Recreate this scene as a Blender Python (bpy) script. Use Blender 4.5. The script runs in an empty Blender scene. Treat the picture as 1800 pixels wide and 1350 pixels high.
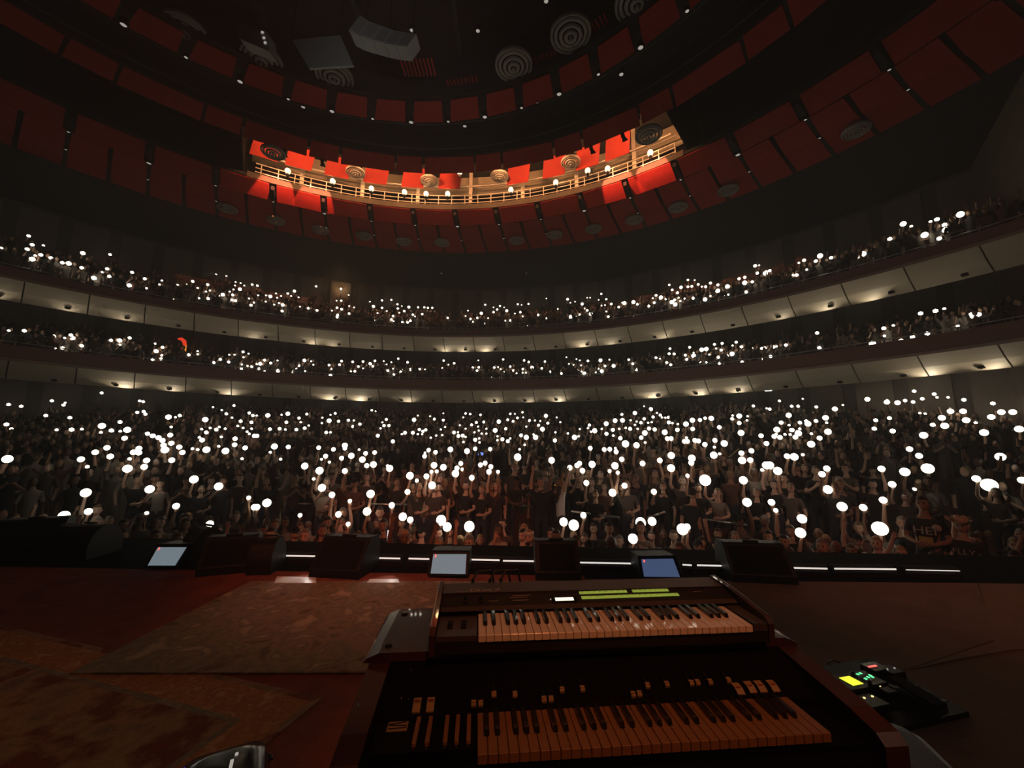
import bpy, bmesh, math, random
import numpy as np
from mathutils import Vector, Matrix
random.seed(7); RNG = np.random.default_rng(7)
S = bpy.context.scene
COL = S.collection
PI = math.pi

# ------------------------------------------------------------------ camera
FPX, PITCH, ROLL, EYE = 690.0, 0.153, 0.006, 1.6
cam_d = bpy.data.cameras.new('camera'); cam = bpy.data.objects.new('camera', cam_d); COL.objects.link(cam)
cam_d.sensor_fit = 'HORIZONTAL'; cam_d.sensor_width = 36.0; cam_d.lens = 36.0 * FPX / 1800.0
cam_d.clip_start = 0.05; cam_d.clip_end = 200
_f = Vector((0, math.cos(PITCH), math.sin(PITCH))); _r = Vector((1, 0, 0)); _u = _r.cross(_f)
_r2 = math.cos(ROLL) * _r + math.sin(ROLL) * _u; _u2 = -math.sin(ROLL) * _r + math.cos(ROLL) * _u
cam.matrix_world = Matrix(((_r2.x, _u2.x, -_f.x, 0), (_r2.y, _u2.y, -_f.y, 0), (_r2.z, _u2.z, -_f.z, EYE), (0, 0, 0, 1)))
S.camera = cam

# ------------------------------------------------------------------ world, exposure
W = bpy.data.worlds.new('world'); S.world = W; W.use_nodes = True
W.node_tree.nodes['Background'].inputs[0].default_value = (0.02, 0.015, 0.015, 1)
W.node_tree.nodes['Background'].inputs[1].default_value = 0.0
_vs = W.node_tree.nodes.new('ShaderNodeVolumeScatter')        # thin stage haze in the air
_vs.inputs['Color'].default_value = (.90, .95, 1, 1); _vs.inputs['Density'].default_value = .006; _vs.inputs['Anisotropy'].default_value = .25
W.node_tree.links.new(_vs.outputs[0], W.node_tree.nodes['World Output'].inputs['Volume'])
S.cycles.volume_bounces = 0
S.view_settings.view_transform = 'Standard'; S.view_settings.look = 'None'
S.view_settings.exposure = 0.0; S.view_settings.gamma = 1.0; S.view_settings.use_curve_mapping = False
S.cycles.max_bounces = 3; S.cycles.diffuse_bounces = 1; S.cycles.glossy_bounces = 2
S.cycles.transmission_bounces = 1; S.cycles.transparent_max_bounces = 2; S.cycles.adaptive_threshold = .07; S.cycles.adaptive_min_samples = 14; S.cycles.use_denoising = True
S.cycles.sample_clamp_indirect = 3.0; S.cycles.caustics_reflective = False; S.cycles.caustics_refractive = False

# ------------------------------------------------------------------ stage lamps (rig above and behind the player)
def spot(name, loc, aim, color, power, size_deg, blend=1.0, radius=0.25):
    l = bpy.data.lights.new(name, 'SPOT'); l.color = color; l.energy = power
    l.spot_size = math.radians(size_deg); l.spot_blend = blend; l.shadow_soft_size = radius
    o = bpy.data.objects.new(name, l); COL.objects.link(o); o.location = loc
    o.rotation_euler = (Vector(aim) - Vector(loc)).to_track_quat('-Z', 'Y').to_euler()
    return o
spot('red_stage_lamp', (-8.5, -2.5, 8.0), (-5.0, 2.7, 0), (1.0, 0.22, 0.10), 100, 52)
spot('amber_key_lamp', (1.2, -2.6, 6.5), (0.4, 1.5, 0.95), (1.0, 0.29, 0.11), 640, 20)
spot('amber_rug_lamp', (-5.5, -2.4, 7.5), (-2.1, 2.5, 0), (1.0, 0.42, 0.18), 125, 34)
spot('amber_floor_lamp', (7.5, -2.0, 8.5), (4.0, 3.6, 0), (1.0, 0.62, 0.43), 110, 66)
spot('grid_work_lamp', (-1.0, -3.0, 4.0), (-3.4, 11.2, 12.6), (0.95, 1.0, 0.96), 900, 30)  # added stage uplight so the hanging loudspeakers show
spot('red_audience_lamp', (-0.5, -4.0, 7.5), (-1.8, 8.3, -0.4), (1.0, 0.25, 0.12), 2600, 30)
spot('rose_audience_lamp', (4.0, -4.0, 7.5), (5.2, 8.4, -0.4), (1.0, 0.26, 0.15), 800, 34)

# ------------------------------------------------------------------ helpers
def tag(o, label=None, cat=None, group=None, kind=None):
    if label: o['label'] = label
    if cat: o['category'] = cat
    if group: o['group'] = group
    if kind: o['kind'] = kind
    return o
def empty(name, loc=(0, 0, 0), rz=0.0, label=None, cat=None, group=None, kind=None, parent=None):
    o = bpy.data.objects.new(name, None); COL.objects.link(o); o.location = loc; o.rotation_euler = (0, 0, rz)
    o.parent = parent; o.empty_display_size = 0.2
    return tag(o, label, cat, group, kind)
class MB:
    """collects faces, then becomes one mesh"""
    def __init__(s): s.v = []; s.f = []; s.m = []; s.sm = []
    def add(s, vs, fs, mi=0, smooth=False, M=None):
        b = len(s.v)
        s.v += [tuple(M @ Vector(p)) for p in vs] if M is not None else [tuple(p) for p in vs]
        for f in fs: s.f.append([b + i for i in f]); s.m.append(mi); s.sm.append(smooth)
        return s
    def box(s, c, d, mi=0, M=None, taper=1.0, bev=0.0):
        x, y, z = d[0] / 2, d[1] / 2, d[2] / 2
        if bev > 0:
            b = min(bev, x * .9, y * .9, z * .9); vs = []; fs = []
            ring = lambda ex, ey: [(-x + ex, -y + ey), (x - ex, -y + ey), (x - ex, y - ey), (-x + ex, y - ey)]
            def oct8(e, zz):
                return [(-x + b + e, -y + e, zz), (x - b - e, -y + e, zz), (x - e, -y + b + e, zz), (x - e, y - b - e, zz),
                        (x - b - e, y - e, zz), (-x + b + e, y - e, zz), (-x + e, y - b - e, zz), (-x + e, -y + b + e, zz)]
            for e, zz in ((b * .7, -z), (0, -z + b), (0, z - b), (b * .7, z)):
                vs += [(c[0] + p[0], c[1] + p[1], c[2] + p[2]) for p in oct8(e, zz)]
            for k in range(3):
                for i in range(8): j = (i + 1) % 8; fs.append((k * 8 + i, k * 8 + j, k * 8 + 8 + j, k * 8 + 8 + i))
            fs.append(tuple(range(7, -1, -1))); fs.append(tuple(range(24, 32)))
            return s.add(vs, fs, mi, False, M)
        t = taper
        vs = [(c[0] + a * x * k, c[1] + b_ * y * k, c[2] + zz) for zz, k in ((-z, 1), (z, t)) for a, b_ in ((-1, -1), (1, -1), (1, 1), (-1, 1))]
        return s.add(vs, [(3, 2, 1, 0), (4, 5, 6, 7), (0, 1, 5, 4), (1, 2, 6, 5), (2, 3, 7, 6), (3, 0, 4, 7)], mi, False, M)
    def prism(s, poly, axis, a, b, mi=0, M=None):
        """polygon extruded along an axis: axis x -> poly is (y, z); axis z -> poly is (x, y)"""
        n = len(poly)
        mk = {'x': lambda p, t: (t, p[0], p[1]), 'y': lambda p, t: (p[0], t, p[1]), 'z': lambda p, t: (p[0], p[1], t)}[axis]
        vs = [mk(p, a) for p in poly] + [mk(p, b) for p in poly]
        fs = [tuple(range(n - 1, -1, -1)), tuple(range(n, 2 * n))] + [(i, (i + 1) % n, n + (i + 1) % n, n + i) for i in range(n)]
        return s.add(vs, fs, mi, False, M)
    def tube(s, pts, r, n=6, mi=0, cap=True, smooth=True):
        pts = [Vector(p) for p in pts]; rs = r if isinstance(r, (list, tuple)) else [r] * len(pts)
        vs = []; fs = []; up = Vector((0, 0, 1))
        for i, p in enumerate(pts):
            d = (pts[min(i + 1, len(pts) - 1)] - pts[max(i - 1, 0)]).normalized()
            a = d.cross(up if abs(d.z) < .95 else Vector((1, 0, 0))).normalized(); b = a.cross(d)
            for k in range(n): t = 2 * PI * k / n; vs.append(p + (a * math.cos(t) + b * math.sin(t)) * rs[i])
        for i in range(len(pts) - 1):
            for k in range(n): j = (k + 1) % n; fs.append((i * n + k, i * n + j, i * n + n + j, i * n + n + k))
        if cap: fs.append(tuple(range(n))); e = (len(pts) - 1) * n; fs.append(tuple(range(e + n - 1, e - 1, -1)))
        return s.add(vs, fs, mi, smooth)
    def lathe(s, prof, n=20, mi=0, M=None, smooth=True):
        vs = []; fs = []
        for r, z in prof:
            for k in range(n): t = 2 * PI * k / n; vs.append((r * math.cos(t), r * math.sin(t), z))
        for i in range(len(prof) - 1):
            for k in range(n): j = (k + 1) % n; fs.append((i * n + k, i * n + j, i * n + n + j, i * n + n + k))
        return s.add(vs, fs, mi, smooth, M)
    def ball(s, c, d, nu=10, nv=7, mi=0, M=None):
        vs = [(c[0], c[1], c[2] - d[2])]; fs = []
        for i in range(1, nv):
            a = PI * i / nv - PI / 2
            for k in range(nu): t = 2 * PI * k / nu; vs.append((c[0] + d[0] * math.cos(a) * math.cos(t), c[1] + d[1] * math.cos(a) * math.sin(t), c[2] + d[2] * math.sin(a)))
        vs.append((c[0], c[1], c[2] + d[2])); e = len(vs) - 1
        for k in range(nu):
            j = (k + 1) % nu; fs.append((0, 1 + j, 1 + k)); fs.append((e, e - nu + k, e - nu + j))
            for i in range(nv - 2): b = 1 + i * nu; fs.append((b + k, b + j, b + nu + j, b + nu + k))
        return s.add(vs, fs, mi, True, M)
    def arc(s, prof, a0, a1, step=2.5, mi=0, closed=False, smooth=False):
        """profile of (radius, z) swept round the hall's centre, angles in degrees from the hall axis"""
        n = max(1, int(round((a1 - a0) / step))); vs = []; fs = []; m = len(prof)
        for i in range(n + 1):
            t = math.radians(a0 + (a1 - a0) * i / n); sn, cs = math.sin(t), math.cos(t)
            vs += [(r * sn, r * cs, z) for r, z in prof]
        for i in range(n):
            for k in range(m if closed else m - 1):
                j = (k + 1) % m; fs.append((i * m + k, i * m + j, i * m + m + j, i * m + m + k))
        if closed: fs.append(tuple(range(m))); fs.append(tuple(range(n * m + m - 1, n * m - 1, -1)))
        return s.add(vs, fs, mi, smooth)
    def mesh(s, name, mats):
        me = bpy.data.meshes.new(name); me.from_pydata(s.v, [], s.f)
        for m in (mats if isinstance(mats, (list, tuple)) else [mats]): me.materials.append(m)
        me.polygons.foreach_set('material_index', s.m); me.polygons.foreach_set('use_smooth', s.sm)
        me.update(); return me
    def build(s, name, mats, parent=None, loc=None, rz=0.0):
        return link(name, s.mesh(name, mats), parent, loc, rz)
def link(name, me, parent=None, loc=None, rz=0.0):
    o = bpy.data.objects.new(name, me); COL.objects.link(o); o.parent = parent
    if loc is not None: o.location = loc
    o.rotation_euler = (0, 0, rz); return o

# ------------------------------------------------------------------ materials
def mat(name, col, rough=0.6, metal=0.0, emit=None, estr=1.0, spec=0.5, noise=None, coat=0.0):
    m = bpy.data.materials.new(name); m.use_nodes = True; nt = m.node_tree; b = nt.nodes['Principled BSDF']
    b.inputs['Base Color'].default_value = (*col, 1); b.inputs['Roughness'].default_value = rough
    b.inputs['Metallic'].default_value = metal; b.inputs['Specular IOR Level'].default_value = spec
    b.inputs['Coat Weight'].default_value = coat
    if emit: b.inputs['Emission Color'].default_value = (*emit, 1); b.inputs['Emission Strength'].default_value = estr
    if noise:      # (scale, second colour, bump)
        tc = nt.nodes.new('ShaderNodeTexCoord'); n = nt.nodes.new('ShaderNodeTexNoise'); n.inputs['Scale'].default_value = noise[0]; n.inputs['Detail'].default_value = 6
        nt.links.new(tc.outputs['Object'], n.inputs['Vector'])
        r = nt.nodes.new('ShaderNodeValToRGB'); r.color_ramp.elements[0].position = .35; r.color_ramp.elements[1].position = .65
        r.color_ramp.elements[0].color = (*col, 1); r.color_ramp.elements[1].color = (*noise[1], 1)
        nt.links.new(n.outputs['Fac'], r.inputs['Fac']); nt.links.new(r.outputs['Color'], b.inputs['Base Color'])
        if noise[2] > 0:
            bp = nt.nodes.new('ShaderNodeBump'); bp.inputs['Strength'].default_value = noise[2]; bp.inputs['Distance'].default_value = .02
            nt.links.new(n.outputs['Fac'], bp.inputs['Height']); nt.links.new(bp.outputs['Normal'], b.inputs['Normal'])
    return m
def mat_random(name, cols, rough=0.8, attr=None):
    """colour picked per object (or from the named face attribute)"""
    m = bpy.data.materials.new(name); m.use_nodes = True; nt = m.node_tree; b = nt.nodes['Principled BSDF']
    b.inputs['Roughness'].default_value = rough; b.inputs['Specular IOR Level'].default_value = .25
    if attr: s = nt.nodes.new('ShaderNodeAttribute'); s.attribute_name = attr; out = s.outputs['Fac']
    else: s = nt.nodes.new('ShaderNodeObjectInfo'); out = s.outputs['Random']
    r = nt.nodes.new('ShaderNodeValToRGB'); r.color_ramp.interpolation = 'CONSTANT'; e = r.color_ramp.elements
    while len(e) < len(cols): e.new(.5)
    for i, c in enumerate(cols): e[i].position = i / len(cols); e[i].color = (*c, 1)
    nt.links.new(out, r.inputs['Fac']); nt.links.new(r.outputs['Color'], b.inputs['Base Color'])
    return m
SHIRTS = [(.02, .018, .018), (.04, .036, .034), (.20, .17, .145), (.03, .03, .038), (.10, .045, .035), (.018, .017, .017), (.11, .09, .075), (.30, .26, .22), (.026, .024, .024), (.07, .052, .044)]
SKINS = [(.48, .29, .20), (.55, .35, .26), (.30, .17, .11), (.50, .31, .22), (.16, .085, .055), (.58, .39, .30)]
HAIRS = [(.02, .013, .010), (.06, .035, .02), (.12, .07, .035), (.30, .20, .10), (.03, .02, .018), (.18, .16, .14)]
M = dict(
    black=mat('black_deck', (.006, .006, .007), .95, spec=.02),
    matt=mat('matt_black', (.008, .008, .009), .85, spec=.2),
    gloss=mat('gloss_black', (.010, .010, .011), .18),
    speaker=mat('speaker_paint', (.005, .005, .006), .5, spec=.3, noise=(60, (.007, .007, .008), .2)),
    grille=mat('speaker_grille', (.004, .004, .005), .6, spec=.15, noise=(220, (.007, .007, .008), .4)),
    steel=mat('steel', (.55, .53, .50), .32, 1.0),
    white_tape=mat('pale_tape', (.75, .75, .72), .35),
    led_strip=mat('strip_light', (.8, .8, .78), .4, emit=(1, .96, .88), estr=.75),
    red_panel=mat('red_acoustic_panel', (.42, .040, .028), .8, spec=.2, noise=(3.0, (.37, .034, .024), 0)),
    ceil=mat('black_ceiling', (.030, .026, .026), .9),
    grid=mat('ceiling_steel', (.05, .048, .046), .7),
    tan=mat('tan_soffit', (.74, .62, .47), .6, noise=(1.2, (.70, .58, .43), 0)),
    parapet=mat('maroon_parapet', (.24, .10, .09), .7),
    cap=mat('pink_cap', (.36, .235, .20), .6),
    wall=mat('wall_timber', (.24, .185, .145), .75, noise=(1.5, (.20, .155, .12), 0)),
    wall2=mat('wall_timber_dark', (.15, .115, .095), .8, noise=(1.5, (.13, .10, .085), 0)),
    carpet=mat('hall_carpet', (.05, .022, .020), .95),
    seat=mat('seat_cloth', (.06, .02, .02), .9),
    diff=mat('diffuser_metal', (.34, .31, .27), .55),
    brass=mat('handrail_brass', (.75, .60, .36), .3, 1.0),
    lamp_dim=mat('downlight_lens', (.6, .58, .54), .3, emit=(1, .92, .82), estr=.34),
    lamp_warm=mat('work_lamp_glass', (.8, .7, .6), .3, emit=(1, .78, .5), estr=1.6),
    lamp_bright=mat('bright_soffit_lamp', (.9, .9, .88), .3, emit=(1, .97, .86), estr=9),
    step=mat('step_light', (.9, .7, .5), .3, emit=(1, .80, .52), estr=2.2),
    torch=mat('phone_torch', (1, 1, 1), .3, emit=(1, .93, .74), estr=3.9),
    phone=mat('phone_case', (.02, .02, .022), .3),
    screen_grey=mat('prompter_screen', (.05, .05, .05), .25, emit=(.30, .37, .42), estr=.52),
    screen_blue=mat('prompter_screen_blue', (.05, .05, .05), .25, emit=(.10, .15, .30), estr=.50),
    screen_white=mat('phone_screen', (.2, .2, .2), .3, emit=(1, .82, .85), estr=.9),
    red_led=mat('red_indicator', (.5, .05, .05), .3, emit=(1, .10, .08), estr=2.0),
    green_led=mat('green_indicator', (.05, .4, .1), .3, emit=(.12, 1, .35), estr=1.5),
    amber_led=mat('amber_indicator', (.5, .4, .1), .3, emit=(1, .72, .28), estr=1.6),
    yellow_lcd=mat('yellow_display', (.5, .5, .05), .3, emit=(.95, 1, .05), estr=1.0),
    blue_led=mat('blue_indicator', (.05, .05, .4), .3, emit=(.16, .05, 1), estr=.6),
    lcd=mat('white_display', (.8, .9, .7), .3, emit=(.95, 1, .78), estr=1.15),
    lcd_text=mat('display_text', (.1, .12, .08), .4),
    exit_red=mat('red_light_stick', (.6, .05, .02), .4, emit=(1, .06, .02), estr=.8),
    exit_amber=mat('amber_light_stick', (.6, .3, .02), .4, emit=(1, .32, .03), estr=.9),
    sign_orange=mat('orange_sign_light', (.6, .25, .02), .4, emit=(1, .38, .06), estr=1.1),
    sign_blue=mat('blue_monitor', (.05, .1, .5), .4, emit=(.22, .35, 1), estr=1.0),
    ivory=mat('ivory_key', (.70, .62, .50), .12, coat=.5, noise=(260, (.66, .58, .46), .06)),
    ebony=mat('ebony_key', (.012, .010, .010), .14, coat=.4),
    organ_key=mat('aged_organ_key', (.19, .095, .036), .42),
    cream=mat('cream_tab', (.27, .19, .09), .4),
    redtext=mat('red_tab_print', (.22, .03, .02), .5),
    walnut=mat('organ_walnut', (.055, .019, .013), .30, noise=(9, (.038, .013, .009), .05), coat=1.0),
    organ_black=mat('organ_panel', (.003, .003, .003), .5, spec=.08),
    brown_case=mat('synth_case', (.050, .042, .040), .42),
    brown_face=mat('synth_face', (.014, .012, .011), .4),
    green=mat('green_membrane', (.40, .60, .18), .35, emit=(.42, .72, .10), estr=.30),  # the buttons have no backlight; this glow is added to the colour
    print_grey=mat('panel_print', (.32, .27, .24), .5),
    print_dark=mat('membrane_print', (.12, .18, .04), .5),
    plug=mat('chrome_plug', (.8, .78, .72), .2, 1.0),
    cable=mat('rubber_cable', (.02, .02, .02), .6),
    eye=mat('eye', (.03, .02, .02), .2), mouth=mat('mouth', (.25, .07, .06), .6),
    jeans=mat('dark_trousers', (.025, .028, .045), .9),
    shirt=mat_random('crowd_shirts', SHIRTS, .9), skin=mat_random('crowd_skin', SKINS, .6), hair=mat_random('crowd_hair', HAIRS, .55),
    shirt_s=mat_random('crowd_shirts_far', SHIRTS, .9, 'tone'), skin_s=mat_random('crowd_skin_far', SKINS, .6, 'tone'), hair_s=mat_random('crowd_hair_far', HAIRS, .55, 'tone'),
    shirt_white=mat('white_shirt', (.62, .58, .54), .85), shirt_black=mat('black_tshirt', (.016, .016, .018), .9), shirt_red=mat('red_shirt', (.30, .05, .05), .9),
    straw=mat('straw_hat', (.52, .38, .24), .7, noise=(60, (.42, .30, .18), .2)), print_tan=mat('shirt_print', (.42, .36, .28), .7), print_yellow=mat('shirt_print_gold', (.40, .30, .06), .7),
    rail_paint=mat('pale_rail_paint', (.72, .62, .50), .5), mesh_grey=mat('grey_speaker_mesh', (.20, .20, .20), .7, noise=(150, (.26, .26, .26), .2)), dark_box=mat('speaker_back', (.36, .37, .36), .6),
    plank=mat('catwalk_timber', (.13, .095, .065), .7, noise=(6, (.09, .065, .045), 0)),
    bin=mat('grey_plastic', (.05, .05, .05), .55), bin_rim=mat('pale_rim', (.34, .32, .29), .4),
)
# ------------------------------------------------------------------ hall geometry
HC = Vector((-3.97, 2.72, 0))                      # centre of the round hall in plan
def polar(R, deg, z=0.0): t = math.radians(deg); return Vector((HC.x + R * math.sin(t), HC.y + R * math.cos(t), z))
def ray(px, py): return _f + (px - 900) / FPX * _r2 - (py - 675) / FPX * _u2
EYEP = Vector((0, 0, EYE))
def at_z(px, py, z): d = ray(px, py); return EYEP + d * ((z - EYE) / d.z)
def at_y(px, py, y): d = ray(px, py); return EYEP + d * (y / d.y)
def radius(p): return math.hypot(p[0] - HC.x, p[1] - HC.y)
def azim(p): return math.degrees(math.atan2(p[0] - HC.x, p[1] - HC.y))
def to_px(p): d = Vector(p) - EYEP; k = d.dot(_f); return (900 + FPX * d.dot(_r2) / k, 675 - FPX * d.dot(_u2) / k) if k > .1 else (-1e4, -1e4)
LIP_A, LIP_B = Vector((-8.85, 7.13)), Vector((7.65, 6.17))
_ld = (LIP_B - LIP_A).normalized(); LIP_N = Vector((-_ld.y, _ld.x))
def lip_s(x, y): return (Vector((x, y)) - LIP_A).dot(LIP_N)
def floor_z(x, y):
    s = lip_s(x, y)
    if s < 2.3: return -1.75
    return -1.0 + .178 * max(0.0, min(math.hypot(x - HC.x, y - HC.y) - 9.0, (s - 2.5) * 1.2))
TIERS = {'upper': (8.9, 11.6, 24.0, 30.0), 'lower': (5.2, 7.1, 24.0, 30.0)}
def tier_z(t, R): z0, z1, r0, r1 = TIERS[t]; return z0 + (z1 - z0) * (R - r0) / (r1 - r0)
# ================================================================== THE SETTING
def struct(o, label=None): return tag(o, label, kind='structure')
# stage deck: a slab that ends at the lip
def lip_pt(t, s=0.0): p = LIP_A.lerp(LIP_B, t) + LIP_N * s; return (p.x, p.y)
deck = MB()
poly = [(-16, -8), (16, -8), lip_pt(1.5), lip_pt(-.45)]
deck.prism(poly, 'z', -.22, -.004)
floor = struct(deck.build('floor', M['black']), 'black stage deck under the rugs and keyboards')
ap = MB(); q = lip_pt(-.45, -.06); w = lip_pt(1.5, -.06); q2 = lip_pt(-.45, .0); w2 = lip_pt(1.5, .0)
ap.prism([q, w, w2, q2], 'z', -1.75, -.22)
struct(ap.build('wall_stage_front', M['matt']), 'black skirt wall below the stage lip')
# hall floor: pit, then raked stalls
g = MB(); step = .75; idx = {}; nx = int(66 / step); ny = int(34 / step)
for j in range(ny + 1):
    for i in range(nx + 1):
        x = HC.x - 33 + i * step; y = 5.2 + j * step
        if lip_s(x, y) > -.6 and math.hypot(x - HC.x, y - HC.y) < 31.2:
            z = floor_z(x, y); z = math.floor(z / .16) * .16 if z > -.95 else z
            idx[i, j] = len(g.v); g.v.append((x, y, z - .01))
for (i, j), a in list(idx.items()):
    if (i + 1, j) in idx and (i, j + 1) in idx and (i + 1, j + 1) in idx:
        g.f.append([a, idx[i + 1, j], idx[i + 1, j + 1], idx[i, j + 1]]); g.m.append(0); g.sm.append(False)
struct(g.build('floor_stalls', M['carpet']), 'dark carpeted floor of the raked stalls')
# back wall of the hall, with timber panels in two tones, tier by tier
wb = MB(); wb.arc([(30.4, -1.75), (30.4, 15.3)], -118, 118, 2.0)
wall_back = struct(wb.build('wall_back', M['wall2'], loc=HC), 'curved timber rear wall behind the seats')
pm = {}
for z0, z1, k in ((2.4, 6.2, 4.0), (6.9, 10.4, 4.0), (11.5, 15.0, 4.0)):
    m_ = MB(); m_.arc([(30.36, z0), (30.28, z0), (30.28, z1), (30.36, z1)], -1.45, 1.45, 1.45, closed=True); pm[z0] = m_.mesh('panel', M['wall'])
    a = -96.0
    while a < 92:
        o = link('panel', pm[z0], wall_back, None, -math.radians(a)); a += k
# splayed side walls beside the proscenium
for nm, a, b in (('wall_right', (24.4, 19.4), (14.6, 6.6)), ('wall_left', (-29.6, 20.6), (-21.0, 8.2))):
    m_ = MB(); d = Vector((b[0] - a[0], b[1] - a[1])).normalized(); n = Vector((d.y, -d.x)) * (.3 if nm == 'wall_left' else -.3)
    m_.prism([a, b, (b[0] - n.x, b[1] - n.y), (a[0] - n.x, a[1] - n.y)], 'z', -1.75, 22)
    struct(m_.build(nm, M['wall']), 'tall splayed timber wall beside the stage opening')
# ------------------------------------------------------------------ balconies
def balcony(tier, ptop, pbot, sedge, label):
    root = struct(empty('balcony', (HC.x, HC.y, 0)), label); z0, z1, r0, r1 = TIERS[tier]
    A0, A1 = -112, 112
    m_ = MB(); m_.arc([(23.8, pbot + .08), (23.8, ptop), (24.0, ptop), (24.0, pbot)], A0, A1, 2.0, closed=True); m_.build('parapet', M['parapet'], root)
    m_ = MB(); m_.arc([(23.7, pbot - .06), (23.68, pbot + .06), (23.8, pbot + .1), (23.95, pbot - .03)], A0, A1, 2.0, closed=True); m_.build('parapet_trim', M['cap'], root)
    m_ = MB(); m_.tube([polar(23.9, a, ptop + .14) - HC for a in np.arange(A0, A1 + 1, 2.0)], .025, 5); m_.build('guard_rail', M['steel'], root)
    # soffit: separate tan panels with open joints
    m_ = MB(); zb = pbot - .05
    mid = (24.35, sedge + (zb - sedge) * .42)
    m_.arc([(23.72, zb), mid, (25.0, sedge), (25.02, sedge + .1), (24.4, mid[1] + .12), (23.75, zb + .08)], -2.44, 2.44, 1.22, closed=True)
    pan = m_.mesh('soffit_panel', M['tan'])
    a = A0 + 2.5
    while a < A1: link('soffit_panel', pan, root, None, -math.radians(a)); a += 5.0
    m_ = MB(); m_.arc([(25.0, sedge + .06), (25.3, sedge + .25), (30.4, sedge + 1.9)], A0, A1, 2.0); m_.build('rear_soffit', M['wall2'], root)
    # small fixtures let into the soffit
    fx = MB(); zf = sedge + (mid[1] - sedge) * .45; fx.box((0, 24.75, zf - .02), (.20, .16, .12), 0, None, .8); fx.ball((0, 24.70, zf - .07), (.06, .06, .05), 8, 5)
    fm = fx.mesh('soffit_fixture', M['matt']); a = A0 + 3.4
    k_ = 0
    while a < A1:
        f_ = link('soffit_fixture', fm, root, None, -math.radians(a)); k_ += 1
        if -78 < a < 76 and (k_ * 7 + int(pbot)) % 5 in (0, 2, 3):       # added light clear of any fixture, to brighten the soffit panel
            l = bpy.data.lights.new('soffit_light', 'SPOT'); l.color = (1, .88, .66); l.energy = random.uniform(12, 42) * (1.2 if tier == 'lower' else .8); l.spot_size = math.radians(130); l.spot_blend = .8; l.shadow_soft_size = .06
            q = bpy.data.objects.new('soffit_light', l); COL.objects.link(q); q.parent = f_; q.location = (random.uniform(-.8, .8), 25.08, sedge - .45); q.rotation_euler = (math.radians(-120), 0, 0)
        a += 5.0
    # stepped seating tier
    rows = 7; prof = []; dr = (r1 + .4 - r0) / rows
    for k in range(rows): zz = tier_z(tier, r0 + dr * k); prof += [(r0 + dr * k, zz - .02), (r0 + dr * (k + 1), zz - .02)]
    m_ = MB(); m_.arc(prof, A0, A1, 2.0); m_.build('seating_tier', M['carpet'], root)
    return root
balcony('upper', 9.50, 9.0, 8.2, 'upper balcony with maroon parapet and tan panelled soffit, below the ceiling')
balcony('lower', 5.95, 5.25, 4.5, 'lower balcony with maroon parapet and tan panelled soffit, above the stalls')
# ------------------------------------------------------------------ ceiling
cl = MB(); cl.arc([(30.5, 15.25), (20.6, 15.3), (18.62, 15.32), (18.62, 15.5), (20.75, 15.5), (20.75, 18.6), (15.45, 18.6), (15.45, 15.75), (15.0, 15.9), (14.9, 16.9), (12.6, 16.9), (12.55, 15.75), (11.5, 15.8), (11.4, 17.6), (.05, 17.9)], -180, 180, 4.0)
ceiling = struct(cl.build('ceiling', M['ceil'], loc=HC), 'black stepped ceiling with rings of red acoustic panels')
def panel_mesh(r0, z0, r1, z1, half0, half1, th=.06, skew=0.0):
    """a flat red panel seen from below: inner edge (r0,z0), outer edge (r1,z1), half widths in metres"""
    p = MB(); d = Vector((0, r1 - r0, z1 - z0)).normalized(); n = Vector((0, d.z, -d.y)) * -th
    lo = [(-half0 + skew, r0, z0), (half0 + skew, r0, z0), (half1 - skew, r1, z1), (-half1 - skew, r1, z1)]
    p.add(lo + [tuple(Vector(q) + n) for q in lo], [(0, 1, 2, 3), (7, 6, 5, 4), (0, 4, 5, 1), (1, 5, 6, 2), (2, 6, 7, 3), (3, 7, 4, 0)])
    return p.mesh('red_panel', M['red_panel'])
def ring_of(me, count, offset, a0=-100, a1=100, parent=ceiling):
    st = 360.0 / count; out = []
    k = math.ceil((a0 - offset) / st)
    while offset + k * st < a1: out.append(link(me.name.split('.')[0], me, parent, None, -math.radians(offset + k * st))); k += 1
    return out
U = 2 * PI / 48
OFF = 1.6
ring_of(panel_mesh(11.58, 15.62, 12.42, 15.42, 11.58 * U * .37, 12.42 * U * .40, skew=.10), 48, OFF)                       # inner ring
ring_of(panel_mesh(15.02, 15.82, 15.78, 15.50, 15.0 * U * .62, 15.78 * U * .63, skew=.06), 24, OFF + 1.0)                   # middle ring: wide
ring_of(panel_mesh(15.02, 15.82, 15.78, 15.50, 15.0 * U * .31, 15.78 * U * .32, skew=.06), 24, OFF + 8.5)                   # middle ring: narrow
ring_of(panel_mesh(18.60, 15.22, 19.60, 14.86, 18.6 * U * .43, 19.6 * U * .43), 48, OFF + 3.75)                             # outer ring, first row
ring_of(panel_mesh(19.85, 14.98, 21.35, 14.86, 19.85 * U * .215, 21.3 * U * .225), 96, OFF + 3.75 + 1.875)                  # outer ring, half panels
ring_of(panel_mesh(21.40, 14.93, 23.3, 14.98, 21.4 * U * .225, 23.3 * U * .22), 96, OFF + 3.75 + 1.875)
# ribs between the panels of the outer ring
rb = MB(); rb.box((0, 21.0, 15.08), (.16, 4.6, .22)); ring_of(rb.mesh('ceiling_rib', M['ceil']), 48, OFF)
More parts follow.
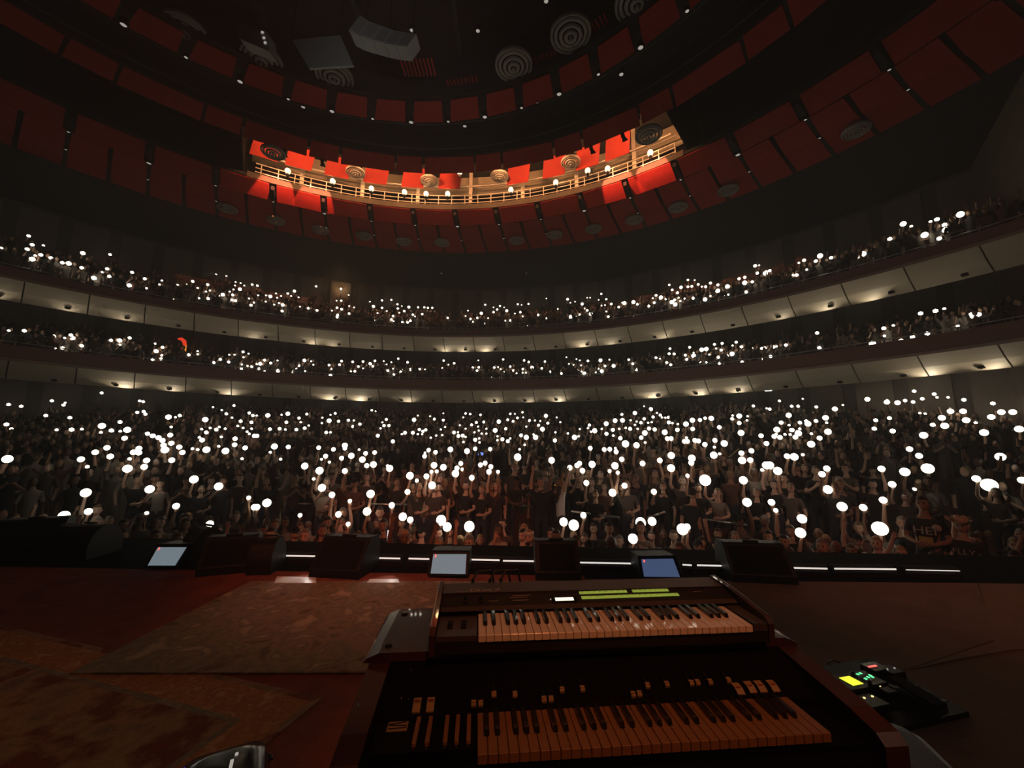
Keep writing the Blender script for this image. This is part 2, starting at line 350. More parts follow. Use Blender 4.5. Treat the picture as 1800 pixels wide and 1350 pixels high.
# beams over the centre
for x in (-9, -5.4, -1.8, 1.8, 5.4, 9):
    b = MB(); h = math.sqrt(max(1, 11.3 ** 2 - x * x)); b.box((x, h / 2, 17.35), (.16, h, .34)); b.build('ceiling_beam', M['grid'], ceiling)
for y in (3.4, 6.0, 8.6):
    b = MB(); h = math.sqrt(11.3 ** 2 - y * y); b.box((0, y, 17.42), (2 * h, .12, .2)); b.build('ceiling_beam', M['grid'], ceiling)
for R_, z_, a0, a1 in ((12.62, 15.5, -70, 70), (14.6, 15.95, -60, 70)):
    b = MB(); b.tube([polar(R_, a, z_) - HC for a in np.arange(a0, a1, 3)], .03, 5); b.build('ceiling_pipe', M['grid'], ceiling)
# slatted red grilles beside the diffusers of the centre
for px, py in ((960, 110), (1040, 58), (815, 152), (735, 118)):
    p = at_z(px, py, 16.2); a = -math.radians(azim(p)); gr = empty('red_grille', (p.x - HC.x, p.y - HC.y, 0), a, parent=ceiling)
    bar = MB(); bar.box((0, 0, 16.2), (.07, .75, .05)); bm_ = bar.mesh('slat', M['red_panel'])
    for k in range(9): link('slat', bm_, gr, ((k - 4) * .15, 0, 0))

# ------------------------------------------------------------------ round diffusers on the ceiling
dm = MB()
for r0, r1, z in ((.10, .20, -.16), (.26, .36, -.12), (.42, .52, -.07)): dm.lathe([(r0, z + .05), (r0 + .02, z), (r1, z + .03), (r1 + .01, z + .08)], 24)
diff_cone = dm.mesh('cone_rings', M['diff'])
dm = MB(); dm.lathe([(.56, .06), (.56, -.03), (.60, -.07), (.64, -.03), (.64, .06)], 28); diff_rim = dm.mesh('rim', M['diff'])
dm = MB(); dm.lathe([(0, -.22), (.05, -.20), (.06, -.10), (.015, -.06), (.015, .06)], 12); diff_hub = dm.mesh('hub', M['diff'])
def diffuser(p, sc, label, grp):
    o = empty('ceiling_diffuser', p, 0, label, 'air diffuser', grp); o.scale = (sc,) * 3
    for nm, me in (('cone_rings', diff_cone), ('rim', diff_rim), ('hub', diff_hub)): link(nm, me, o)
ORD = 'first second third fourth fifth sixth seventh eighth ninth tenth eleventh twelfth last'.split()
for k_, (px, py) in enumerate(((325, 55), (460, 105), (588, 135), (903, 115), (1003, 60), (1120, 4))):
    diffuser(at_z(px, py, 15.95), 1.12, 'large round ringed diffuser in the black ceiling centre, %s from the left' % ORD[k_], 'diffusers in the black ceiling centre')
for px, py in ((400, 367), (485, 388), (563, 405), (640, 415), (710, 425), (777, 427), (908, 423), (975, 413), (1043, 403), (1115, 387), (1192, 365), (1280, 335), (1505, 230)):
    k_ = sorted((400, 485, 563, 640, 710, 777, 908, 975, 1043, 1115, 1192, 1280, 1505)).index(px); diffuser(at_z(px, py, 14.72), .78, 'small round air diffuser below the outer red ceiling panels, %s from the left' % ORD[k_], 'diffusers under the outer ring')
for px, py, l in ((625, 303, 'leftmost'), (755, 318, 'second'), (878, 310, 'third'), (1003, 285, 'fourth')):
    diffuser(at_z(px, py, 16.35), .80, 'round ringed diffuser in the lit catwalk slot, %s from the left' % l, 'diffusers in the catwalk slot')
diffuser(at_z(480, 268, 15.0), .80, 'dark round diffuser at the unlit left end of the catwalk slot', 'diffusers in the catwalk slot')
diffuser(at_z(1140, 237, 15.0), .90, 'dark round diffuser at the unlit right end of the catwalk slot', 'diffusers in the catwalk slot')
# ------------------------------------------------------------------ small downlights in the gaps of the panels
dl = MB(); dl.lathe([(.115, .16), (.115, -.02), (.085, -.03), (.08, 0)], 12); dl.lathe([(.08, 0), (.05, -.02), (0.001, -.025)], 12, 1)
dl_me = dl.mesh('ceiling_downlight', [M['matt'], M['lamp_dim']])
def downlight(p, sc, label, grp):
    o = link('ceiling_downlight', dl_me, None, p); o.scale = (sc,) * 3; tag(o, label, 'downlight', grp)
for k in range(-12, 14):
    a = OFF + 3.75 + 7.5 * k
    downlight(polar(12.35, a, 15.36), 1.15 if k % 2 else .75, 'tiny round downlight between panels of the innermost red ring', 'downlights of the inner ring')
    if k % 2 == 0: downlight(polar(13.4 + .5 * (k % 4 == 0), a + 1.5, 16.5), 1.1, 'tiny round downlight in the black band between red rings', 'downlights of the black band')
    if -9 <= k <= 9:
        downlight(polar(19.7, a - 3.75, 14.86), 1.25 if k % 3 == 0 else .7, 'tiny round downlight on a dark rib of the outer red ring', 'downlights on the ribs')
        downlight(polar(21.35, a - 3.75, 14.86), .6, 'tiny round downlight on a dark rib of the outer red ring', 'downlights on the ribs')
downlight(at_z(776, 480, 15.1), .9, 'lone tiny downlight in the dark outer ceiling over the upper balcony', 'downlights of the outer ceiling')
downlight(at_z(925, 480, 15.1), .7, 'faint lone downlight in dark outer ceiling, just right of centre', 'downlights of the outer ceiling')
for px, py in ((724, 53), (726, 78), (840, 54), (960, 2), (755, 152)): downlight(at_z(px, py, 16.9), .95, 'tiny lamp hanging in the black ceiling centre', 'lamps in the ceiling centre')

# ------------------------------------------------------------------ the lit catwalk slot
SA0, SA1 = azim(at_z(446, 326, 15)), azim(at_z(1190, 288, 15))
cw = empty('catwalk', (HC.x, HC.y, 0), 0, 'lit lighting catwalk with railings in the ceiling slot', 'catwalk')
m_ = MB(); m_.arc([(18.62, 15.34), (20.6, 15.34), (20.6, 15.42), (18.62, 15.42)], SA0 - 1, SA1 + 1, 2, closed=True); m_.build('walkway', M['matt'], cw)
m_ = MB(); m_.arc([(18.56, 15.27), (18.62, 15.27), (18.62, 15.58), (18.56, 15.58)], SA0 - 1, SA1 + 1, 2, closed=True); m_.build('toe_board', M['plank'], cw)
m_ = MB(); m_.arc([(20.55, 15.3), (20.55, 17.4)], SA0 - 1, SA1 + 1, 2); m_.build('rear_wall', M['matt'], cw)
m_ = MB(); m_.arc([(20.5, 17.4), (20.4, 17.45), (20.2, 18.5)], SA0 - 1, SA1 + 1, 2); m_.build('upper_wall', M['tan'], cw)
for z in (15.72, 15.95, 16.2):
    m_ = MB(); m_.tube([polar(18.66, a, z) - HC for a in np.arange(SA0, SA1 + .1, 1.5)], .028, 6); m_.build('rail', M['rail_paint'], cw)
po = MB(); po.box((0, 18.66, 15.75), (.045, .045, .95)); pme = po.mesh('post', M['rail_paint'])
co = MB(); co.box((0, 18.78, 16.9), (.20, .16, 3.2)); co.box((0, 18.70, 16.25), (.07, .3, .07)); cme = co.mesh('column', M['rail_paint'])
a = SA0 + .8; k = 0
while a < SA1:
    link('post', pme, cw, None, -math.radians(a))
    if k % 4 == 2: link('column', cme, cw, None, -math.radians(a + 1.0))
    a += 2.4; k += 1
for z, R_ in ((16.75, 18.6), (17.35, 19.6)):
    m_ = MB(); m_.tube([polar(R_, a, z) - HC for a in np.arange(SA0, SA1 + .1, 2)], .04, 6); m_.build('lamp_pipe', M['rail_paint'], cw)
# end partitions of the lit slot
for a in (SA0 - 1.6, SA1 + 1.6):
    m_ = MB(); m_.arc([(15.5, 15.6), (20.7, 15.5), (20.7, 18.6), (15.5, 18.6)], a - .12, a + .12, .24, closed=True); m_.build('slot_partition', M['matt'], cw)
# red panels hung inside the slot
hp = panel_mesh(17.62, 17.15, 18.02, 16.22, .62, .62, .05, .10); hp.name = 'hung_red_panel'
for px in (470, 530, 596, 662, 726, 790, 912, 978, 1042, 1100):
    p = at_z(px, 318 - .00012 * (px - 800) ** 2 * (1 if px < 800 else 2.0), 16.4)
    o = link('hung_red_panel', hp, None, HC, -math.radians(azim(p)))
    tag(o, 'red acoustic panel hanging inside the lit catwalk slot, %s from the left' % ORD[(470, 530, 596, 662, 726, 790, 912, 978, 1042, 1100).index(px)], 'acoustic panel', 'red panels hung in the catwalk slot')
# work lamps: round glass heads on the catwalk, with their light
wl = MB(); wl.ball((0, 0, 0), (.15, .15, .17), 12, 8, 0); wl_me = wl.mesh('glass_head', M['lamp_warm'])
wl = MB(); wl.lathe([(.06, -.14), (.08, -.22), (.05, -.34), (.0, -.35)], 10, 0); wl.box((0, .06, -.18), (.05, .2, .05)); wl_b = wl.mesh('lamp_holder', M['matt'])
for n, (px, py) in enumerate(((506, 301), (585, 319), (653, 332), (711, 338), (749, 341), (787, 341), (898, 334), (977, 321), (1068, 297), (1143, 269), (808, 302), (1033, 300))):
    p = at_z(px, py, 16.15); o = empty('catwalk_lamp', p, 0, 'round warm work lamp on the catwalk, %s from the left end' % ('1st 2nd 4th 5th 6th 7th 9th 10th 11th 12th 8th 3rd'.split()[n] if False else ['first', 'second', 'third', 'fourth', 'fifth', 'sixth', 'eighth', 'ninth', 'eleventh', 'last', 'seventh', 'tenth'][n]), 'lamp', 'catwalk work lamps')
    link('glass_head', wl_me, o); link('lamp_holder', wl_b, o)
    if py > 305 or n in (0, 8, 9):
        l = bpy.data.lights.new('work_lamp_light', 'POINT'); l.color = (1, .52, .22); l.energy = 22; l.shadow_soft_size = .14
        q = bpy.data.objects.new('work_lamp_light', l); COL.objects.link(q); q.parent = o; q.location = (0, -.25, .05)
# flood lamps clipped behind the middle red ring, washing the slot from inside
fl = MB(); fl.box((0, 0, 0), (.34, .22, .26), 0, None, .8); fl_b = fl.mesh('lamp_body', M['matt'])
n = 9
for k in range(n):
    a = SA0 + 3 + (SA1 - SA0 - 6) * k / (n - 1); p = polar(16.0, a, 15.95)
    o = empty('flood_lamp', p, -math.radians(a), 'black flood lamp clipped behind the middle red ring, number %s from the left' % ('one two three four five six seven eight nine'.split()[k]), 'flood lamp', 'flood lamps of the slot')
    link('lamp_body', fl_b, o, (0, -.28, .0))
    l = bpy.data.lights.new('flood_light', 'SPOT'); l.color = (1, .42, .16); l.energy = 330; l.spot_size = math.radians(112); l.spot_blend = .6; l.shadow_soft_size = .12
    q = bpy.data.objects.new('flood_light', l); COL.objects.link(q); q.parent = o; q.rotation_euler = (math.radians(106), 0, 0)
# four narrow beams on the brightly lit panels of the outer ring
for px, py in ((482, 343), (553, 358), (1098, 343), (1158, 318)):
    tgt = at_z(px, py, 15.02); a = azim(tgt); p = polar(15.95, a + (2 if px < 900 else -2), 15.42)
    l = bpy.data.lights.new('beam_light', 'SPOT'); l.color = (1, .26, .14); l.energy = 2600; l.spot_size = math.radians(36); l.spot_blend = .25; l.shadow_soft_size = .015
    q = bpy.data.objects.new('beam_light', l); COL.objects.link(q); q.location = p; q.rotation_euler = (tgt - p).to_track_quat('-Z', 'Y').to_euler()
    o = empty('beam_lamp', p, -math.radians(azim(p)), 'black beam lamp with barn door under the middle red ring, %s from the left' % {482: 'first', 553: 'second', 1098: 'third', 1158: 'last'}[px], 'beam lamp', 'beam lamps of the slot')
    b_ = MB(); b_.box((0, -.13, .0), (.15, .17, .15), 0, None, .85); b_.build('lamp_body', M['matt'], o)
    b_ = MB(); b_.add([(-.07, -.06, -.022), (.07, -.06, -.022), (.13, .22, -.0355), (-.13, .22, -.0355), (-.07, -.06, -.030), (.07, -.06, -.030), (.13, .22, -.0435), (-.13, .22, -.0435)], [(0, 1, 2, 3), (7, 6, 5, 4), (0, 4, 5, 1), (1, 5, 6, 2), (2, 6, 7, 3), (3, 7, 4, 0)]); b_.build('barn_door', M['matt'], o)  # added plate that keeps the beam's spill off the balcony
# ------------------------------------------------------------------ hanging loudspeakers
def hang(name, pix, y, depth, mt, parent, base):
    """a box whose stage-side face has these corners at distance y, hung from the ceiling"""
    P = [at_y(px, py, yy) - base for (px, py), yy in zip(pix, y if isinstance(y, (list, tuple)) else [y] * 4)]
    d = Vector((0, depth, .12 * depth)); m_ = MB(); m_.add(P + [p + d for p in P], [(3, 2, 1, 0), (4, 5, 6, 7), (0, 1, 5, 4), (1, 2, 6, 5), (2, 3, 7, 6), (3, 0, 4, 7)]); return m_.build(name, mt, parent), P
T_ = [(633, 27), (650, 38), (672, 46), (692, 53), (713, 57), (733, 60)]; B_ = [(613, 53), (632, 63), (655, 70), (676, 76), (697, 80), (717, 82)]; Y_ = [10.6, 10.8, 10.95, 11.0, 10.95, 10.8]
base = at_y(675, 80, 11.0); o = empty('loudspeaker_cluster', base, 0, 'curved row of five dark hanging loudspeaker cabinets at the ceiling centre', 'loudspeaker')
for k in range(5):
    c, P = hang('cabinet', [T_[k], (T_[k + 1][0] - 1, T_[k + 1][1]), (B_[k + 1][0] - 1, B_[k + 1][1]), B_[k]], [Y_[k], Y_[k + 1], Y_[k + 1], Y_[k]], .55, M['dark_box'], o, base)
    g_ = MB(); cc = sum(P, Vector()) / 4; g_.add([cc + (p - cc) * .84 + Vector((0, -.012, 0)) for p in P], [(3, 2, 1, 0)]); g_.build('grille', M['mesh_grey'], c)
    if k in (0, 2, 4): m_ = MB(); m_.tube([P[0] * .5 + P[1] * .5 + Vector((0, .2, 0)), Vector((P[0].x * .5 + P[1].x * .5, P[0].y + .2, 17.2 - base.z))], .02, 5); m_.build('suspension_wire', M['matt'], o)
base = at_y(445, 80, 11.5); o = empty('loudspeaker', base, 0, 'dark hanging loudspeaker with three bright dots on its edge, leftmost at the ceiling', 'loudspeaker')
c, P = hang('cabinet', [(415, 38), (469, 56), (473, 90), (421, 68)], 11.5, .5, M['dark_box'], o, base)
for t in (.15, .45, .7): m_ = MB(); p = P[1].lerp(P[2], t).lerp(P[0], .16 - .1 * t); m_.ball((p.x, p.y - .02, p.z), (.05, .03, .05), 8, 6); m_.build('rigging_point', M['lamp_dim'], c)  # small dots with a glow of their own
m_ = MB(); m_.tube([P[0].lerp(P[1], .5) + Vector((0, .2, 0)), Vector((P[0].x * .5 + P[1].x * .5, P[0].y + .2, 17.2 - base.z))], .02, 5); m_.build('suspension_wire', M['matt'], o)
base = at_y(567, 115, 11.2); o = empty('hanging_panel', base, 0, 'flat grey rectangular panel hanging between two loudspeakers at the ceiling', 'hanging panel')
c, P = hang('sheet', [(513, 70), (598, 62), (621, 115), (543, 120)], 11.2, .08, M['dark_box'], o, base)
for k in (0, 1): m_ = MB(); m_.tube([P[k] + Vector((0, .04, 0)), Vector((P[k].x, P[k].y + .04, 17.2 - base.z))], .015, 5); m_.build('suspension_wire', M['matt'], o)
# ================================================================== STAGE: RUGS
def mat_rug(name, cols, scale, bump=.5, vor=None):
    m = bpy.data.materials.new(name); m.use_nodes = True; nt = m.node_tree; b = nt.nodes['Principled BSDF']; L = nt.links.new
    b.inputs['Roughness'].default_value = .95; b.inputs['Specular IOR Level'].default_value = .1
    tc = nt.nodes.new('ShaderNodeTexCoord'); n = nt.nodes.new('ShaderNodeTexNoise'); n.inputs['Scale'].default_value = scale; n.inputs['Detail'].default_value = 8; n.inputs['Roughness'].default_value = .65
    L(tc.outputs['Object'], n.inputs['Vector']); r = nt.nodes.new('ShaderNodeValToRGB'); e = r.color_ramp.elements
    while len(e) < len(cols): e.new(.5)
    for i, c in enumerate(cols): e[i].position = .34 + .32 * i / (len(cols) - 1); e[i].color = (*c, 1)
    fac = n.outputs['Fac']
    if vor:      # ornate medallions: rings of a cell pattern mixed with the noise
        v = nt.nodes.new('ShaderNodeTexVoronoi'); v.inputs['Scale'].default_value = vor; L(tc.outputs['Object'], v.inputs['Vector'])
        w = nt.nodes.new('ShaderNodeMath'); w.operation = 'MULTIPLY'; w.inputs[1].default_value = 14; L(v.outputs['Distance'], w.inputs[0])
        sn = nt.nodes.new('ShaderNodeMath'); sn.operation = 'SINE'; L(w.outputs[0], sn.inputs[0])
        mm = nt.nodes.new('ShaderNodeMath'); mm.operation = 'MULTIPLY_ADD'; mm.inputs[1].default_value = .07; L(sn.outputs[0], mm.inputs[0]); L(n.outputs['Fac'], mm.inputs[2]); fac = mm.outputs[0]
    L(fac, r.inputs['Fac']); L(r.outputs['Color'], b.inputs['Base Color'])
    n2 = nt.nodes.new('ShaderNodeTexNoise'); n2.inputs['Scale'].default_value = 90; L(tc.outputs['Object'], n2.inputs['Vector'])
    bp = nt.nodes.new('ShaderNodeBump'); bp.inputs['Strength'].default_value = bump; bp.inputs['Distance'].default_value = .01; L(n2.outputs['Fac'], bp.inputs['Height']); L(bp.outputs['Normal'], b.inputs['Normal'])
    return m
rug_teal = mat_rug('worn_olive_rug', [(.16, .135, .10), (.30, .25, .18), (.20, .19, .145), (.44, .36, .26)], 2.6, .6, 3.0)
rug_red = mat_rug('red_brown_rug', [(.20, .065, .05), (.26, .085, .06), (.17, .06, .05)], 1.3, .4, 1.2)
rug_orn = mat_rug('ornate_rug_field', [(.26, .06, .045), (.20, .07, .045), (.40, .25, .15), (.22, .16, .11)], 2.2, .5, 1.6)
rug_bor = mat_rug('ornate_rug_border', [(.50, .26, .11), (.38, .17, .07), (.55, .34, .18)], 7, .5, 9)
rug_tan = mat_rug('tan_carpet', [(.20, .135, .095), (.235, .16, .115), (.185, .125, .09)], 1.0, .35)
rug_tan2 = mat_rug('dark_tan_carpet', [(.19, .13, .10), (.22, .155, .118), (.175, .12, .09)], 1.2, .35)
def rug(poly, z, th, mat_, label, name='rug'):
    m_ = MB(); c = Vector((sum(p[0] for p in poly) / len(poly), sum(p[1] for p in poly) / len(poly)))
    m_.prism([(p[0] - c.x, p[1] - c.y) for p in poly], 'z', 0, th)
    o = empty(name, (c.x, c.y, z), 0, label, 'rug'); m_.build('pile', mat_, o); return o
rug([(-9.0, -1.2), (.9, -1.2), (.9, 5.15), (-9.0, 5.45)], -.004, .005, rug_red, 'large red-brown rug covering the stage behind the floor monitors')
# ornate rug with border bands, its far side tucked under the olive rug
e1 = Vector((-.959, .283)); e2 = Vector((-.283, -.959)); c0 = Vector((-1.19, 2.766))
o = empty('rug', (c0.x, c0.y, .001), 0, 'ornate orange-bordered red patterned rug with its corner pointing at the keyboards', 'rug')
def quad(a0, a1, b0, b1): return [tuple(e1 * a + e2 * b) for a, b in ((a0, b0), (a0, b1), (a1, b1), (a1, b0))]
LA, LB = 3.6, 2.6
for nm, q, z1, mt in (('field', quad(.34, LA, .34, LB), .0055, rug_orn), ('border', quad(.05, LA, .05, .30), .0058, rug_bor), ('border', quad(.05, .30, .30, LB), .0058, rug_bor),
                      ('edging', quad(0, LA, 0, .05), .0062, rug_orn), ('edging', quad(0, .05, .05, LB), .0062, rug_orn), ('guard_stripe', quad(.30, LA, .30, .34), .006, rug_teal), ('guard_stripe', quad(.30, .34, .34, LB), .006, rug_teal)):
    m_ = MB(); m_.prism(q, 'z', 0, z1); m_.build(nm, mt, o)
ot = rug([(-3.06, 3.0), (-.8, 3.04), (.85, 3.06), (1.3, 4.93), (-3.02, 4.86)], .003, .012, rug_teal, 'worn olive-brown patterned rug between the keyboards and the floor monitors')
m_ = MB(); m_.tube([(-3.06 + 1.114, 3.0 - 3.778, .012), (-.8 + 1.114, 3.04 - 3.778, .012), (.85 + 1.114, 3.06 - 3.778, .012)], .008, 5); m_.build('hem', rug_teal, ot)
rug([(.87, 5.0), (2.4, 4.98), (3.28, 4.42), (4.03, 3.56), (2.9, 3.13), (.87, 2.75)], .001, .010, rug_tan, 'tan carpet piece beside the keyboards, edged by two meeting seams')
rug([(2.40, 4.99), (5.54, 4.96), (4.05, 3.55), (3.29, 4.43)], .001, .006, rug_tan2, 'triangular dark tan carpet piece in front of the floor monitors')
rug([(5.54, 4.95), (9.5, 4.9), (9.5, -1.2), (.89, -1.2), (.89, 2.745), (2.9, 3.128), (4.04, 3.552)], .001, .008, rug_tan, 'large tan carpet on the stage, under the pedalboard and grey tub')
cr = MB(); cr.tube([(2.9, 3.12, .010), (3.45, 3.27, .014), (4.0, 3.40, .012), (4.9, 3.5, .01)], [.003, .007, .007, .003], 6); tag(cr.build('carpet_seam', rug_tan2), 'raised dark seam running across the tan carpet', 'carpet seam')

# ================================================================== STAGE FRONT: MONITORS, PROMPTERS, STRIP LIGHTS
def wedge(px, w, h, d, y, label, rz=0.0, round_=False, tilt=.5, two=False):
    """floor monitor: sloping baffle towards the stage, rounded or bevelled top"""
    p = at_y(px, 1000, y); o = empty('floor_monitor', (p.x, y, .0), rz, label, 'floor monitor', 'floor monitors along the stage lip')
    prof = [(-d / 2, 0), (-d / 2, h * .22), (-d / 2 + d * .48, h * .96), (-d / 2 + d * .56, h), (d / 2 - d * .12, h), (d / 2, h * .80), (d / 2, 0)]
    if round_: prof = [(-d / 2, 0), (-d / 2, h * .3)] + [(-d / 2 + d * .5 - d * .5 * math.cos(t), h * .3 + h * .7 * math.sin(t)) for t in np.linspace(.25, PI - .25, 9)] + [(d / 2, h * .3), (d / 2, 0)]
    m_ = MB(); m_.prism(prof, 'x', -w / 2, w / 2); m_.build('body', M['speaker'], o)
    for sx in (-1, 1):
        m_ = MB(); m_.prism([(a * 1.02, b * 1.015) for a, b in prof], 'x', sx * w / 2 - .012, sx * w / 2 + .012); m_.build('side_cheek', M['speaker'], o)
    if not round_:
        a, b = Vector((0, -d / 2, h * .22)), Vector((0, -d / 2 + d * .48, h * .96)); n = Vector((0, -(b.z - a.z), b.y - a.y)).normalized() * .012
        m_ = MB(); x = w / 2 - .04; v = [(-x, *(a.lerp(b, .06) + n)[1:]), (x, *(a.lerp(b, .06) + n)[1:]), (x, *(a.lerp(b, .94) + n)[1:]), (-x, *(a.lerp(b, .94) + n)[1:])]
        m_.add(v, [(0, 1, 2, 3)]); m_.build('grille', M['grille'], o)
    m_ = MB(); m_.box((0, d * .1, h + .012), (.18, .03, .02)); m_.build('handle', M['matt'], o)
    return o
wedge(45, .70, .46, .55, 6.1, 'black floor monitor at the far left end of the stage lip', .5)
wedge(140, .62, .42, .5, 5.95, 'rounded black floor monitor beside the leftmost prompter screen', 0, True)
wedge(352, .30, .46, .4, 5.65, 'slim rounded black speaker right of the leftmost prompter screen', -.5, True)
wedge(404, .55, .40, .5, 5.35, 'angular black floor monitor with bright edges, left of the narrow rounded speaker', .35)
wedge(468, .26, .40, .4, 5.3, 'narrow rounded black speaker beside the pale floor tape', .1, True)
wedge(607, .62, .42, .5, 5.25, 'tall black floor monitor between the pale tape pieces', -.15)
wedge(978, .52, .40, .45, 5.2, 'square-topped black floor monitor behind the keyboards, between two prompter screens')
wedge(1326, .70, .40, .5, 5.15, 'wide black floor monitor right of the keyboards, with sloping side', -.12)
def prompter(quad_px, label, screen, rz):
    """slanted prompter screen in a black wedge-shaped stand"""
    (x0, y0), (x1, y1), (x2, y2), (x3, y3) = quad_px            # top-left, top-right, bottom-right, bottom-left
    tl, tr = at_z(x0, y0, .27), at_z(x1, y1, .27); d = (tr - tl); w = d.length; rz0 = math.atan2(d.y, d.x) + rz
    bl, br = at_z(x3, y3, .06), at_z(x2, y2, .06)
    c = (tl + tr + bl + br) / 4; dep = max(.10, ((tl + tr) / 2 - (bl + br) / 2).length)
    o = empty('prompter', (c.x, c.y, 0), 0, label, 'prompter', 'prompter screens on the stage lip')
    L = [p - Vector((c.x, c.y, 0)) for p in (tl, tr, br, bl)]
    n = (L[1] - L[0]).cross(L[3] - L[0]).normalized(); n = n if n.y < 0 else -n
    m_ = MB(); m_.add([p + n * .006 for p in L] + [p for p in L], [(3, 2, 1, 0), (0, 1, 5, 4), (1, 2, 6, 5), (2, 3, 7, 6), (3, 0, 4, 7)]); sc = m_.build('screen', screen, o)
    q = (L[0] + n * .008).lerp(L[2] + n * .008, .05); q = (L[0] * .86 + L[1] * .06 + L[3] * .08) + n * .010
    m_ = MB(); ex = (L[1] - L[0]).normalized(); ey = (L[0] - L[3]).normalized(); s = .022
    m_.add([q - ey * s, q + ex * s, q + ey * s], [(0, 1, 2)]); m_.build('red_marker', M['red_led'], sc)
    k = 1.16; F_ = [(sum(L, Vector()) / 4) + (p - sum(L, Vector()) / 4) * k - n * .004 for p in L]
    F_[0] += ey * .02; F_[1] += ey * .02
    B_ = [Vector((p.x, p.y + .32, max(.02, p.z - .02))) for p in (F_[0], F_[1])] + [Vector((p.x, p.y + .42, .01)) for p in (F_[2], F_[3])]
    F_[2].z = max(F_[2].z, .012); F_[3].z = max(F_[3].z, .012)
    m_ = MB(); m_.add(F_ + B_, [(3, 2, 1, 0), (4, 5, 6, 7), (0, 1, 5, 4), (1, 2, 6, 5), (2, 3, 7, 6), (3, 0, 4, 7)]); m_.build('housing', M['speaker'], o)
    m_ = MB()
    for i in range(4): m_.tube([F_[i] + n * .006, F_[(i + 1) % 4] + n * .006], .007, 5)
    m_.build('bezel', M['speaker'], o)
prompter(((278, 962), (328, 962), (308, 994), (260, 994)), 'pale grey-blue prompter screen, the leftmost and most slanted on the lip', M['screen_grey'], 0)
prompter(((762, 974), (820, 974), (818, 1009), (757, 1008)), 'grey-blue prompter screen on the lip, middle one of three', M['screen_grey'], 0)
prompter(((1127, 983), (1183, 982), (1195, 1014), (1132, 1013)), 'dark blue prompter screen on the lip, rightmost one of three', M['screen_blue'], 0)
def strip(x0, y0, x1, y1, label, z=.10, th=.035):
    """a bar of strip light standing on the lip"""
    a, b = at_z(x0, y0, z), at_z(x1, y1, z); o = empty('strip_light', ((a.x + b.x) / 2, (a.y + b.y) / 2, 0), math.atan2(b.y - a.y, b.x - a.x), label, 'strip light', 'white strip lights along the lip')
    L = (b - a).length; m_ = MB(); m_.box((0, .008, z), (L, .012, th)); m_.build('diffuser', M['led_strip'], o)
    m_ = MB(); m_.prism([(.0, -.0), (.10, 0), (.10, z + .03), (.03, z + .03), (.02, z - .025), (.0, z - .04)], 'x', -L / 2 - .02, L / 2 + .02); m_.build('housing', M['matt'], o)
for i, (x0, y0, x1, y1, l) in enumerate(((91, 965, 115, 965, 'shortest white strip light, leftmost on the lip between black monitors'), (437, 975, 446, 975, 'tiny white strip light between angular and narrow rounded monitors'),
        (488, 977, 557, 978, 'white strip light above the large pale tape piece'), (650, 981, 703, 982, 'white strip light left of the middle prompter, shorter neighbour of another'),
        (718, 982, 754, 983, 'short white strip light touching the left side of middle prompter'), (828, 984, 878, 985, 'white strip light just right of the middle prompter'),
        (884, 986, 943, 987, 'white strip light left of the square-topped monitor'), (1014, 989, 1114, 991, 'long white strip light between square-topped monitor and right prompter'),
        (1200, 993, 1216, 994, 'very short white strip light right of the blue prompter'), (1226, 994, 1278, 995, 'white strip light left of the wide monitor'),
        (1374, 998, 1455, 1000, 'white strip light right of the wide floor monitor'), (1468, 1000, 1576, 1001, 'longest white strip light, near the right end of the lip'),
        (1594, 1002, 1688, 1004, 'dim far right strip light on the lip'))):
    strip(x0, y0, x1, y1, l, th=.016 if x0 < 1590 else .007)
for quad_px, l in (([(487, 1014), (555, 1016), (556, 1026), (482, 1026)], 'bright pale tape strip on the deck left of the tall black monitor'), ([(650, 1019), (700, 1019), (702, 1025), (645, 1025)], 'small pale tape strip on the deck right of the tall black monitor')):
    m_ = MB(); P = [at_z(x, y, .010) for x, y in quad_px]; c = sum(P, Vector()) / 4; m_.prism([(p.x - c.x, p.y - c.y) for p in P[::-1]], 'z', 0, .006); tag(m_.build('floor_tape', M['white_tape'], None, (c.x, c.y, .012)), l, 'tape')  # pale slab painted in for a lit reflection on the glossy deck
    l_ = bpy.data.lights.new('tape_light', 'SPOT'); l_.energy = 2.2; l_.color = (1, .95, .86); l_.spot_size = math.radians(75); l_.spot_blend = .6; l_.shadow_soft_size = .04  # added spot with no lamp behind it, brightens the patch
    q = bpy.data.objects.new('tape_light', l_); COL.objects.link(q); q.location = (c.x, c.y + .32, .22); q.rotation_euler = (Vector((c.x, c.y, 0)) - q.location).to_track_quat('-Z', 'Y').to_euler()

# ================================================================== ORGAN
KA = math.radians(5.0); KO = Vector((-.073, 1.0, 0)); KM = Matrix.Translation(KO) @ Matrix.Rotation(KA, 4, 'Z'); KI = KM.inverted()
def key_hit(px, py, p0, n):
    """pixel to a point on a plane given in the keyboard frame"""
    e = KI @ EYEP; d = (KI.to_3x3() @ ray(px, py)); return e + d * ((Vector(p0) - e).dot(Vector(n)) / d.dot(Vector(n)))
organ = empty('organ', KO, KA, 'dark walnut and black drawbar organ below the synthesizer', 'organ')
def part(name, mb, mt, parent): return mb.build(name, mt, parent)
for nm, u0, u1 in (('cheek', -.315, -.255), ('cheek', .958, 1.018)):
    m_ = MB(); m_.prism([(-.035, .66), (-.04, .90), (-.02, .918), (.05, .934), (.285, .966), (.58, .966), (.58, .66)], 'x', u0, u1); part(nm, m_, M['walnut'], organ)
m_ = MB(); m_.prism([(-.03, .68), (-.03, .862), (.0, .866), (.0, .880), (.142, .880), (.142, .902), (.29, .962), (.575, .962), (.575, .68)], 'x', -.254, .957); part('body', m_, M['organ_black'], organ)
